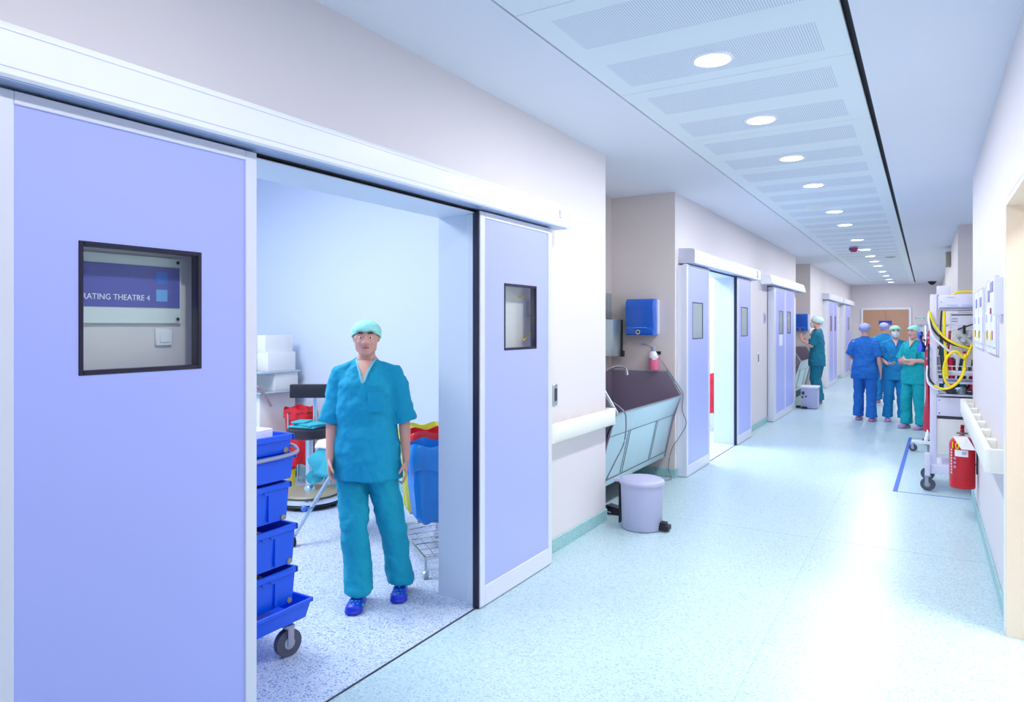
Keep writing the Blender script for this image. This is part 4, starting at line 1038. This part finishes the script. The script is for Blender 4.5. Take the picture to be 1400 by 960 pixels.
# anaesthetic / supply trolley in the room corner
t = thing('supply_trolley', 'white supply trolley with packed shelves in the room corner', 'trolley', (-5.85, 4.75, 0))
b = MB(); b.box(-6.15, -5.66, 4.55, 5.0, .12, .92, .01); b.build('cabinet_body', 'offwhite', t)
b = MB(); b.box(-6.15, -5.58, 4.5, 5.02, .92, .94, .004); b.box(-6.15, -5.60, 4.52, 5.02, 1.12, 1.14, .004); b.build('work_top', 'steel', t)
b = MB(); b.tube([(-6.15, 4.48, 1.0), (-5.66, 4.47, 1.0), (-5.58, 4.5, .97), (-5.55, 4.6, .80)], .013); b.build('push_handle', 'brown', t)
b = MB(); b.box(-5.76, -5.60, 4.6, 4.95, 1.14, 1.33, .004); b.box(-5.76, -5.64, 4.6, 4.95, 1.33, 1.50, .004); b.box(-6.15, -5.62, 4.7, 5.0, .94, 1.12, .004); b.build('shelf_box', 'offwhite', t)
for x in (-6.08, -5.72):
    for y in (4.62, 4.94): caster(t, x, y, .05)
for k in range(4):
    b = MB(); b.box(-5.90 + .008 * k, -5.775 + .008 * (k % 2), 4.56, 4.68, 1.145 + .09 * k, 1.23 + .09 * k, .012); tag(b.build('supply_pack', 'vest'), 'clear wrapped pack on the corner supply trolley, %s' % ['lowest of its pile', 'second from the lowest', 'second from the top', 'topmost of its pile'][k], 'pack')
t = thing('wall_socket', 'white double wall socket above the black stool', 'socket', (-5.9, 5.1, 1.05))
b = MB(); b.box(-6.05 + .13, -5.79 + .0, 5.09, 5.1, 1.0, 1.085, .003, 1); b.build('plate', 'white', t)
for x in (-5.888, -5.822):
    b = MB(); b.cyl((x, 5.089, 1.043), (x, 5.086, 1.043), .02); b.build('outlet', 'grey', t)

# draped instrument table
t = thing('instrument_stand', 'steel instrument stand with angled legs half hidden by the standing person', 'instrument stand', (-3.78, 3.85, 0))
b = MB(); b.box(-3.91, -3.52, 3.70, 4.02, .70, .715, .004); b.build('tray_top', 'steel', t)
for p, q in (((-3.92, 3.45, .07), (-3.70, 3.78, .70)), ((-3.62, 4.2, .07), (-3.60, 3.95, .70)), ((-4.08, 4.1, .07), (-3.82, 3.95, .70))):
    b = MB(); b.cyl(p, q, .015, n=10); b.build('leg', 'steel', t)
for x, y in ((-3.92, 3.44), (-3.62, 4.2), (-4.08, 4.1)): caster(t, x, y, .036, m='black', k=.7)
b = MB(); b.ell((-3.87, 3.50, .27), .022); b.cyl((-3.87, 3.5, .27), (-3.83, 3.56, .27), .005, n=8); b.build('lock_knob', 'sq1', t)
def drape(name, m, label, x0, x1, y0, y1, z, drop, seed, par=None):
    rnd = random.Random(seed); b = MB(); bm = b.bm; N = 26
    G = {}
    for i in range(N + 1):
        for j in range(N + 1):
            u = -drop + (x1 - x0 + 2 * drop) * i / N; v = -drop + (y1 - y0 + 2 * drop) * j / N
            ox = max(0, -u, u - (x1 - x0)); oy = max(0, -v, v - (y1 - y0))
            x = x0 + min(max(u, 0), x1 - x0); y = y0 + min(max(v, 0), y1 - y0)
            w = .03 * math.sin(u * 28 + seed) * min(1, ox * 8 + oy * 8) + .02 * math.sin(v * 33)
            x += (.12 * ox + w * (oy > 0)) * (1 if u > 0 else -1); y += (.12 * oy + w * (ox > 0)) * (1 if v > 0 else -1)
            G[i, j] = bm.verts.new((x, y, z - math.hypot(ox, oy) * .95 + .003 * math.sin(u * 40 + v * 31)))
    for i in range(N):
        for j in range(N): bm.faces.new((G[i, j], G[i + 1, j], G[i + 1, j + 1], G[i, j + 1]))
    o = b.build(name, m, par); s = o.modifiers.new('Solidify', 'SOLIDIFY'); s.thickness = .004
    if label: tag(o, label, 'drape')
    return o
drape('teal_drape', 'teal_drape', 'teal cloth drape over the instrument stand beside the person', -3.92, -3.52, 3.69, 4.03, .724, .27, 2)
drape('white_drape', 'paper', 'white cloth corner on top of the teal drape', -3.93, -3.58, 3.68, 3.95, .734, .06, 4)

# hamper trolley by the right reveal
P0 = Vector((-2.70, 3.43, 0)); e1 = Vector((-.80, .60, 0)); e2 = Vector((.60, .80, 0))
t = thing('linen_trolley', 'chrome wire rack trolley with bag holders inside the doorway', 'trolley', tuple(P0 + e1 * .5))
def Q(a, c, z): return P0 + e1 * a + e2 * c + Vector((0, 0, z))
W_, L_ = .30, .80
b = MB()
for a, c in (((0, 0), (L_, 0)), ((0, W_), (L_, W_)), ((0, 0), (0, W_)), ((L_, 0), (L_, W_))):
    b.cyl(Q(*a, .13), Q(*c, .13), .010, n=10)
for k in range(7): b.cyl(Q(.06 + k * .115, 0, .13), Q(.06 + k * .13, W_, .13), .005, n=8)
for k in range(3): b.cyl(Q(0, W_ * (k + 1) / 4, .126), Q(L_, W_ * (k + 1) / 4, .126), .004, n=8)
b.build('wire_shelf', 'chrome', t)
b = MB()
for a in (.03, L_ - .02):
    for c in ((0.0, W_) if a > .1 else (W_,)): b = MB(); b.cyl(Q(a, c, .13), Q(a, c, .80), .009, n=10); b.build('upright', 'chrome', t)
b = MB(); b.cyl(Q(.03, 0, .80), Q(L_, 0, .80), .009, n=10); b.cyl(Q(.03, W_, .80), Q(L_, W_, .80), .009, n=10); b.build('bag_rail', 'chrome', t)
for a, c in ((0, 0), (0, W_), (L_, 0), (L_, W_)):
    q = Q(a, c, 0); b = MB(); b.cyl((q.x - .008, q.y, .028), (q.x + .008, q.y, .028), .026, n=18); b.cyl((q.x, q.y, .05), (q.x, q.y, .13), .009, n=10); b.build('caster', 'steel', t)
def sqbag(label, a0, a1, c0, c1, z0, z1, m, seed):
    rnd = random.Random(seed); t = thing('laundry_bag', label, 'bag', tuple(Q((a0 + a1) / 2, (c0 + c1) / 2, z0)))
    b = MB(); bm = b.bm; n = 48; rings = []
    lv = [(.62, z0), (.82, z0 + .05), (.95, (z0 + z1) / 2), (1.0, z1 - .06), (1.03, z1), (1.09, z1 - .015), (1.13, z1 - .08), (1.12, z1 - .16)]
    ph = [rnd.random() * 6 for _ in range(8)]
    for i, (s, z) in enumerate(lv):
        ring = []
        for k in range(n):
            a = 2 * PI * k / n; ca, sa = math.cos(a), math.sin(a)
            m_ = (abs(ca) ** 5 + abs(sa) ** 5) ** (-1 / 5)
            w = s * (1 + .03 * math.sin(7 * a + ph[i]) + .02 * math.sin(15 * a + ph[(i + 3) % 8]))
            ring.append(bm.verts.new(Q((a0 + a1) / 2 + (a1 - a0) / 2 * ca * m_ * w, (c0 + c1) / 2 + (c1 - c0) / 2 * sa * m_ * w, z + .012 * math.sin(6 * a + ph[i]))))
        rings.append(ring)
    for A, B in zip(rings, rings[1:]):
        for k in range(n): bm.faces.new((A[k], A[(k + 1) % n], B[(k + 1) % n], B[k]))
    bm.faces.new(rings[0][::-1])
    b.build('bag_film', m, t); return t
sqbag('blue plastic bag hanging in the linen trolley, closest to the doorway', .03, .28, -.07, W_ - .03, .33, .835, 'bluebag', 1)
sqbag('red plastic bag in the linen trolley behind the blue one', .335, .50, .0, W_, .36, .875, 'redbag', 2)
sqbag('yellow plastic bag in the linen trolley, furthest from the doorway', .57, .74, .0, W_, .25, .875, 'yellowbag', 3)

# second theatre room: red bag
t = bag_bin('waste_bag_stand', 'bright red waste bag glimpsed inside the second open doorway', 'waste bag', -2.83, 10.45, .17, .28, .86, 'redbag')

# ------------------------------------------------------------------ people
def frame_from(d, n):
    d = d.normalized(); n = (n - d * n.dot(d)).normalized(); return d, n, d.cross(n)
def V(*a): return Vector(a)
def hand(b, w, d, n, s, L=.19, curl=.35, thumb_side=None):
    """wrist w, finger direction d, palm normal n (towards the palm), thumb side s"""
    d, n, _ = frame_from(d, n); s = (s - d * s.dot(d) - n * s.dot(n)).normalized()
    k = L / .19
    r = .0105 * k
    b.hull([(w, .024 * k, .024 * k, .024 * k), (w + d * .02 * k, .022 * k)], 1)
    b.hull([(w + d * .012 * k + s * .014 * k, .013 * k), (w + d * .012 * k - s * .014 * k, .013 * k), (w + d * .085 * k + s * .033 * k, r), (w + d * .08 * k - s * .034 * k, r * .95), (w + d * .05 * k + s * .03 * k + n * .006, .013 * k)], 1)
    off = [(.033, .072, .0), (.011, .080, .0), (-.012, .075, .0), (-.034, .060, .0)]
    for i, (o, ln, _) in enumerate(off):
        p = w + d * (.088 - .006 * abs(i - 1)) * k + s * o * k; ang = curl * (1 + .12 * i); dd = (d + s * (o * 2.2)).normalized()
        rr = (.0088 if i < 3 else .0076) * k
        for f in (.45, .30, .25):
            a = ang * (.8 if f == .45 else 1.0)
            dd = (dd * math.cos(a) + n * math.sin(a)).normalized() if f != .45 else (dd * math.cos(a * .6) + n * math.sin(a * .6)).normalized()
            q = p + dd * ln * f * k; b.hull([(p, rr), (q, rr * .92)], 1); p = q; rr *= .93
    p = w + d * .025 * k + s * .026 * k; dd = (d * .62 + s * .62 + n * .38).normalized(); rr = .0115 * k
    for f, ln in ((0, .038), (1, .030), (2, .024)):
        q = p + dd * ln * k; b.hull([(p, rr), (q, rr * .9)], 1); p = q; rr *= .9; dd = (dd + d * .35 + n * .15).normalized()

def person(label, loc, rz, Ht, pose, top, bottom, cap, shoes, skin='skin', vox=.010, mask=False, step=(0, 0), fx=0.0, width=1.0, look=0.0, detail=True, sleeve=.9, glasses=False):
    s = Ht / 1.70
    t = thing('person', label, 'person', loc, rz)
    v = lambda x, y, z: V(x * s, y * s, z * s)
    w = width
    hipz = .90
    fl, fr = step     # forward offset of feet, + = towards facing (-Y)
    ft = {1: v(.115 * w + fx, -fl, .075), -1: v(-.115 * w + fx, -fr, .075)}
    kn = {sd: (ft[sd] + v(.09 * sd * w, 0, hipz)) / 2 + v(0.0, -.03, .01) for sd in (1, -1)}
    hp = {sd: v(.088 * sd * w, 0, hipz) for sd in (1, -1)}
    sh = {sd: v(.166 * sd * w, .012, 1.365) for sd in (1, -1)}
    # --- body
    b = MB()
    b.hull([(v(0, 0, .93), .15 * s * w, .10 * s, .09 * s), (v(0, -.0, 1.08), .125 * s * w, .088 * s, .08 * s)])
    b.hull([(v(0, 0, 1.08), .125 * s * w, .088 * s, .08 * s), (v(0, .0, 1.28), .15 * s * w, .10 * s, .10 * s)])
    b.hull([(v(0, .0, 1.28), .148 * s * w, .098 * s, .09 * s), (sh[1], .046 * s), (sh[-1], .046 * s)])
    b.hull([(v(.06, .02, 1.41), .04 * s), (v(-.06, .02, 1.41), .04 * s), (v(0, .012, 1.47), .052 * s, .052 * s, .04 * s)])
    b.hull([(v(0, .015, 1.40), .056 * s, .056 * s, .05 * s), (v(0, -.0, 1.53), .05 * s, .054 * s, .04 * s)])
    R = Matrix.Rotation(look, 3, 'Z')
    hc = v(0, -.012, 1.588)
    def hd(x, y, z): return hc + R @ v(x, y, z)
    def hh(items, sub=2): b.hull([(hd(*i[0]),) + tuple(q * s for q in i[1:]) for i in items], sub)
    hh([((0, .012, .018), .073, .088, .083), ((0, -.02, .0), .066, .070, .075)], 3)
    hh([((0, -.038, -.035), .056, .052, .045), ((0, -.060, -.090), .030, .024, .018), ((.043, -.02, -.062), .022, .03, .022), ((-.043, -.02, -.062), .022, .03, .022)])
    hh([((0, -.088, .012), .007, .008, .008), ((0, -.110, -.026), .011, .011, .008), ((.013, -.094, -.03), .008, .008, .007), ((-.013, -.094, -.03), .008, .008, .007)])
    hh([((.032, -.082, .026), .02, .01, .008), ((-.032, -.082, .026), .02, .01, .008)])
    hh([((.048, -.035, .0), .024, .035, .03), ((-.048, -.035, .0), .024, .035, .03), ((.040, -.025, -.055), .024, .032, .026), ((-.040, -.025, -.055), .024, .032, .026)])
    for sd in (1, -1):
        hh([((.034 * sd, -.072, -.022), .016, .014, .012), ((.03 * sd, -.06, -.05), .016, .014, .012)])
        hh([((.074 * sd, .01, .0), .008, .016, .027), ((.078 * sd, .016, .012), .006, .018, .018)])
    for sd in (1, -1):
        el, wr, hdir, hn, hs, curl = [q for q in pose(sd)]
        el = v(*el); wr = v(*wr)
        b.hull([(sh[sd], .050 * s), (sh[sd] * .5 + el * .5, .043 * s)]); b.hull([(sh[sd] * .5 + el * .5, .043 * s), (el, .036 * s)])
        m_ = el * .65 + wr * .35; b.hull([(el, .036 * s), (m_, .036 * s)]); b.hull([(m_, .036 * s), (wr, .024 * s, .022 * s, .024 * s)])
        hand(b, wr, V(*hdir), V(*hn), V(*hs), .185 * s, curl)
        b.hull([(hp[sd], .082 * s), (kn[sd], .054 * s)]); cf = kn[sd] * .68 + ft[sd] * .32 + v(0, .015, 0)
        b.hull([(kn[sd], .054 * s), (cf, .052 * s)]); b.hull([(cf, .052 * s), (ft[sd] + v(0, .005, .02), .034 * s)])
        b.hull([(ft[sd] + v(0, .03, -.03), .032 * s, .036 * s, .03 * s), (ft[sd] + v(0, -.11, -.045), .034 * s, .045 * s, .016 * s)])
    o = b.build('body', skin, t, local=True)
    m = o.modifiers.new('Remesh', 'REMESH'); m.mode = 'VOXEL'; m.voxel_size = vox; m.use_smooth_shade = True
    m = o.modifiers.new('Smooth', 'SMOOTH'); m.iterations = 2; m.factor = .5
    body = o
    # --- face
    if detail:
        for sd in (1, -1):
            b = MB(); b.ell(hd(.030 * sd, -.0805, .005), .012 * s, .010 * s, .0070 * s, sub=2); e = b.build('eye', 'eyew', t, local=True)
            b = MB(); b.ell(hd(.030 * sd, -.0895, .005), .0050 * s, .003 * s, .0055 * s, sub=2); b.build('iris', 'eyed', e, local=True)
            b = MB(); b.hull([(hd(.016 * sd, -.096, .031), .004 * s), (hd(.034 * sd, -.096, .036), .0045 * s), (hd(.048 * sd, -.085, .030), .003 * s)], 1); b.build('eyebrow', 'brow', t, local=True)
        if not mask:
            b = MB(); b.hull([(hd(0, -.090, -.055), .006 * s, .006 * s, .007 * s), (hd(.021, -.082, -.056), .003 * s), (hd(-.021, -.082, -.056), .003 * s)], 1); b.build('lips', 'lips', t, local=True)
    if mask:
        b = MB(); b.hull([(hd(0, -.112, -.02), .012 * s), (hd(.05, -.07, -.02), .012 * s), (hd(-.05, -.07, -.02), .012 * s), (hd(0, -.085, -.095), .014 * s), (hd(.045, -.05, -.08), .012 * s), (hd(-.045, -.05, -.08), .012 * s)]); b.build('face_mask', 'mask', t, local=True)
    # --- cap
    b = MB(); b.hull([(hd(0, .022, .035), .092 * s, .102 * s, .078 * s), (hd(0, .05, .03), .086 * s, .085 * s, .07 * s), (hd(0, -.02, .05), .082 * s, .078 * s, .055 * s)], 3)
    cutz = hd(0, 0, .0).z
    bm = b.bm; g = list(bm.verts) + list(bm.edges) + list(bm.faces)
    nrm = Vector((0, .32, 1)); nrm = R @ nrm
    bmesh.ops.bisect_plane(bm, geom=g, plane_co=hd(0, -.05, .028), plane_no=nrm, clear_inner=True)
    o = b.build('surgical_cap', cap, t, local=True); m = o.modifiers.new('Solidify', 'SOLIDIFY'); m.thickness = .003
    b = MB(); bpts = []
    for k in range(25):
        a = 2 * PI * k / 24; x = .085 * math.cos(a); y = .012 + .098 * math.sin(a); bpts.append(hd(x, y, .030 - (y + .05) * .32))
    b.tube(bpts, .006 * s, 8); b.build('cap_band', cap, o, local=True)
    # --- tunic
    b = MB()
    b.loft([(v(0, .0, .74), .212 * s * w, .148 * s), (v(0, 0, .90), .202 * s * w, .142 * s), (v(0, 0, 1.06), .176 * s * w, .124 * s), (v(0, -.002, 1.20), .176 * s * w, .126 * s), (v(0, .0, 1.31), .178 * s * w, .114 * s), (v(0, .012, 1.395), .128 * s * w, .080 * s), (v(0, .016, 1.45), .070 * s * w, .060 * s)], 40)
    b.hull([(v(0, .005, 1.30), .15 * s * w, .10 * s, .08 * s), (sh[1] + v(-.012, 0, -.004), .056 * s), (sh[-1] + v(.012, 0, -.004), .056 * s)])
    b.hull([(sh[1] + v(-.004, 0, .0), .054 * s), (v(.045, .014, 1.425), .034 * s), (v(-.045, .014, 1.425), .034 * s), (sh[-1] + v(.004, 0, .0), .054 * s)])
    for sd in (1, -1):
        el = v(*pose(sd)[0]); p = sh[sd]; q = p + (el - p) * sleeve
        b.hull([(p, .054 * s), (p + (q - p) * .3, .058 * s)])
        d = (q - p).normalized(); u = d.orthogonal().normalized(); vv = d.cross(u)
        b.loft([(p + (q - p) * .1, .058 * s, .058 * s, u, vv), (p + (q - p) * .6, .064 * s, .064 * s, u, vv), (q, .070 * s, .070 * s, u, vv)], 24)
    tun = b.build('scrub_top', top, t, local=True)
    m = tun.modifiers.new('Remesh', 'REMESH'); m.mode = 'VOXEL'; m.voxel_size = vox; m.use_smooth_shade = True
    m = tun.modifiers.new('Smooth', 'SMOOTH'); m.iterations = 3; m.factor = .5
    tex = bpy.data.textures.new('folds', 'CLOUDS'); tex.noise_scale = .13 * s; tex.noise_depth = 1
    m = tun.modifiers.new('Displace', 'DISPLACE'); m.texture = tex; m.strength = .03; m.mid_level = .35; m.texture_coords = 'LOCAL'
    tex = bpy.data.textures.new('creases', 'CLOUDS'); tex.noise_scale = .045 * s; tex.noise_depth = 1; m = tun.modifiers.new('Crease', 'DISPLACE'); m.texture = tex; m.strength = .012; m.mid_level = .4
    # neck V: skin wedge with binding
    b = MB(); b.hull([(v(.038, -.058, 1.445), .010 * s), (v(-.038, -.058, 1.445), .010 * s), (v(0, -.121, 1.335), .008 * s), (v(0, -.03, 1.41), .035 * s)]); b.build('neck_opening', skin, t, local=True)
    b = MB(); b.tube([v(.0, .070, 1.465), v(.056, .03, 1.46), v(.049, -.050, 1.445), v(.025, -.098, 1.39), v(0, -.130, 1.325), v(-.025, -.098, 1.39), v(-.049, -.050, 1.445), v(-.056, .03, 1.46), v(.0, .070, 1.465)], .007 * s, 8); b.build('neck_binding', 'trim_teal' if top == 'scrub1' else top, tun, local=True)
    if detail:
        b = MB(); b.box(.03 * s, .13 * s, -.139 * s, -.13 * s, 1.15 * s, 1.27 * s, .004); b.build('chest_pocket', top, tun, local=True)
    # --- trousers
    b = MB(); b.hull([(v(0, 0, .92), .150 * s * w, .105 * s, .08 * s), (hp[1], .088 * s), (hp[-1], .088 * s)])
    for sd in (1, -1):
        f = ft[sd]; k_ = kn[sd]; h_ = hp[sd]
        b.loft([(h_ + v(0, 0, .02), .092 * s, .105 * s), (h_ + v(.005 * sd, 0, -.16), .096 * s, .108 * s), (k_, .084 * s, .090 * s), (k_ * .45 + f * .55 + v(0, .012, 0), .076 * s, .086 * s), (f + v(0, .012, .0), .086 * s, .100 * s)], 30)
    tr = b.build('scrub_trousers', bottom, t, local=True)
    m = tr.modifiers.new('Remesh', 'REMESH'); m.mode = 'VOXEL'; m.voxel_size = vox; m.use_smooth_shade = True
    m = tr.modifiers.new('Smooth', 'SMOOTH'); m.iterations = 3; m.factor = .5
    tex = bpy.data.textures.new('folds', 'CLOUDS'); tex.noise_scale = .10 * s; tex.noise_depth = 1
    m = tr.modifiers.new('Displace', 'DISPLACE'); m.texture = tex; m.strength = .024; m.mid_level = .45; m.texture_coords = 'LOCAL'
    tex = bpy.data.textures.new('creases', 'CLOUDS'); tex.noise_scale = .045 * s; tex.noise_depth = 1; m = tr.modifiers.new('Crease', 'DISPLACE'); m.texture = tex; m.strength = .010; m.mid_level = .4
    # --- clogs
    for sd in (1, -1):
        f = ft[sd]; b = MB()
        b.hull([(f + v(0, .045, -.045), .040 * s, .036 * s, .028 * s), (f + v(0, -.03, -.035), .042 * s, .04 * s, .038 * s), (f + v(.004 * sd, -.12, -.045), .052 * s, .045 * s, .030 * s)])
        b.hull([(f + v(0, .05, -.062), .044 * s, .036 * s, .012 * s), (f + v(.004 * sd, -.125, -.062), .056 * s, .05 * s, .012 * s)])
        o = b.build('clog', shoes, t, local=True); m = o.modifiers.new('Remesh', 'REMESH'); m.mode = 'VOXEL'; m.voxel_size = .006; m.use_smooth_shade = True
        m = o.modifiers.new('Smooth', 'SMOOTH'); m.iterations = 2
        if shoes == 'clog':
            b = MB()
            for (x, y, z) in ((.0, -.135, -.019), (.022, -.125, -.021), (-.022, -.125, -.021), (.011, -.105, -.012), (-.012, -.105, -.012), (0, -.08, -.004), (.026, -.095, -.018), (-.026, -.095, -.018)):
                b.ell(f + v(x + .004 * sd, y, z), .0055 * s, .0055 * s, .005 * s, sub=2)
            for x in (.046, -.042): b.ell(f + v(x, -.10, -.04), .008 * s, .010 * s, .010 * s, sub=2)
            b.build('clog_rivet', 'cloggreen', o, local=True)
    return t
def relaxed(sd):
    return ((.225 * sd, .03, 1.10), (.245 * sd, -.03, .86), (.05 * sd, -.15, -1), (-sd, 0, 0), (0, -1, 0), .32)
def standing(sd):
    if sd > 0: return relaxed(sd)
    return ((-.212, .02, 1.10), (-.205, -.08, .87), (.05, -.2, -1), (1, 0, 0), (0, -1, 0), .4)
def washing(sd):
    return ((.215 * sd, -.07, 1.13), (.12 * sd, -.26, 1.24 if sd > 0 else 1.20), (-.3 * sd, -.35, 1), (-sd, .2, 0), (0, 1, 0.2), .4)
def crossed(sd):
    if sd > 0: return ((.235, -.03, 1.12), (.01, -.215, 1.13), (-1, .05, .05), (0, 1, 0), (0, 0, 1), .3)
    return ((-.235, -.03, 1.12), (-.02, -.185, 1.085), (1, .05, .05), (0, 1, 0), (0, 0, 1), .3)
def at_waist(sd):
    return ((.25 * sd, .0, 1.12), (.13 * sd, -.20, 1.02), (-.6 * sd, -.6, .1), (0, .5, 1), (0, 0, 1), .4)
def one_bent(sd):
    return at_waist(1) if sd > 0 else relaxed(-1)

person('person in teal scrubs, mint cap and blue clogs standing in the open doorway', (-2.815, 3.02, .003), math.radians(33), 1.63, standing, 'scrub1', 'scrub1b', 'mint', 'clog', 'skin', .0065, step=(-.05, .11), fx=.085, width=1.0, look=.12, sleeve=1.08)
person('person in deep teal scrubs, pale cap and mask washing hands at the second scrub sink', (-1.90, 15.22, 0), math.radians(-90), 1.78, washing, 'scrub_dk', 'scrub_dk', 'capwhite', 'mauve', 'skin2', .010, mask=True, width=1.05)
person('person in royal blue scrubs and lavender cap, leftmost of the group down the corridor', (-.88, 12.95, 0), math.radians(170), 1.64, one_bent, 'scrub_blue', 'scrub_blue', 'caplav', 'mauve', 'skin2', .010, step=(.05, -.05), width=1.02)
person('person in mid blue scrubs, pale cap and mask in the middle of the group', (-.44, 13.1, 0), math.radians(8), 1.60, at_waist, 'scrub_mid', 'scrub_mid', 'mint', 'mauve', 'skin2', .010, mask=True, step=(.04, -.04))
person('person in turquoise scrubs with folded arms beside the lead apron rack', (-.155, 12.35, 0), math.radians(-35), 1.60, crossed, 'scrub_green', 'scrub_green', 'mint', 'mauve', 'skin2', .010, step=(0, .04))
person('person in blue scrubs walking furthest down the corridor, mostly behind the others', (-.74, 16.1, 0), math.radians(180), 1.66, relaxed, 'scrub_mid', 'scrub_mid', 'caplav', 'mauve', 'skin2', .012, step=(.06, -.06), detail=False)

# ------------------------------------------------------------------ room luminaires (unseen ceiling panels inside the rooms)
def room_light(label, x, y, w, l, power, col=(.88, .94, 1), CZ=CZ):
    t = thing('ceiling_panel_light', label, 'ceiling light', (x, y, CZ))
    b = MB(); b.box(x - w / 2 - .02, x + w / 2 + .02, y - l / 2 - .02, y + l / 2 + .02, CZ - .03, CZ, .004); b.build('housing', 'header', t)
    b = MB(); b.box(x - w / 2, x + w / 2, y - l / 2, y + l / 2, CZ - .035, CZ - .03); b.build('diffuser', 'roomlens', t, shade=False)
    spot(x, y, CZ - .04, w, power, col, 'RECTANGLE', l)
room_light('flat ceiling light panel inside the first theatre room', -4.6, 2.4, 1.2, 1.8, 80, col=(.93, .97, 1), CZ=3.4)
room_light('flat ceiling light panel inside the second theatre room', -3.6, 9.3, 1.0, 1.6, 75)
room_light('flat ceiling light panel inside the side room', 1.5, 3.8, .6, 1.2, 60, (1, .95, .9))

# ------------------------------------------------------------------ world, camera, view
w = bpy.data.worlds.new('World'); S.world = w; w.use_nodes = True
w.node_tree.nodes['Background'].inputs[0].default_value = (.8, .88, 1, 1); w.node_tree.nodes['Background'].inputs[1].default_value = .5
cam = bpy.data.cameras.new('camera'); co = bpy.data.objects.new('camera', cam); COL.objects.link(co)
co.location = (0, 0, H); co.rotation_euler = (PI / 2, 0, TH)
cam.sensor_width = 36; cam.lens = F / 1400 * 36; cam.shift_y = -35 / 1400; cam.clip_start = .05
S.camera = co
S.view_settings.view_transform = 'Standard'; S.view_settings.look = 'None'
S.view_settings.exposure = 0.46; S.view_settings.gamma = 1.0; S.view_settings.use_curve_mapping = False
cy = S.cycles
cy.max_bounces = 14; cy.diffuse_bounces = 8; cy.glossy_bounces = 5; cy.transparent_max_bounces = 12
cy.use_denoising = True; cy.sample_clamp_indirect = 6.0; cy.caustics_reflective = False; cy.caustics_refractive = False
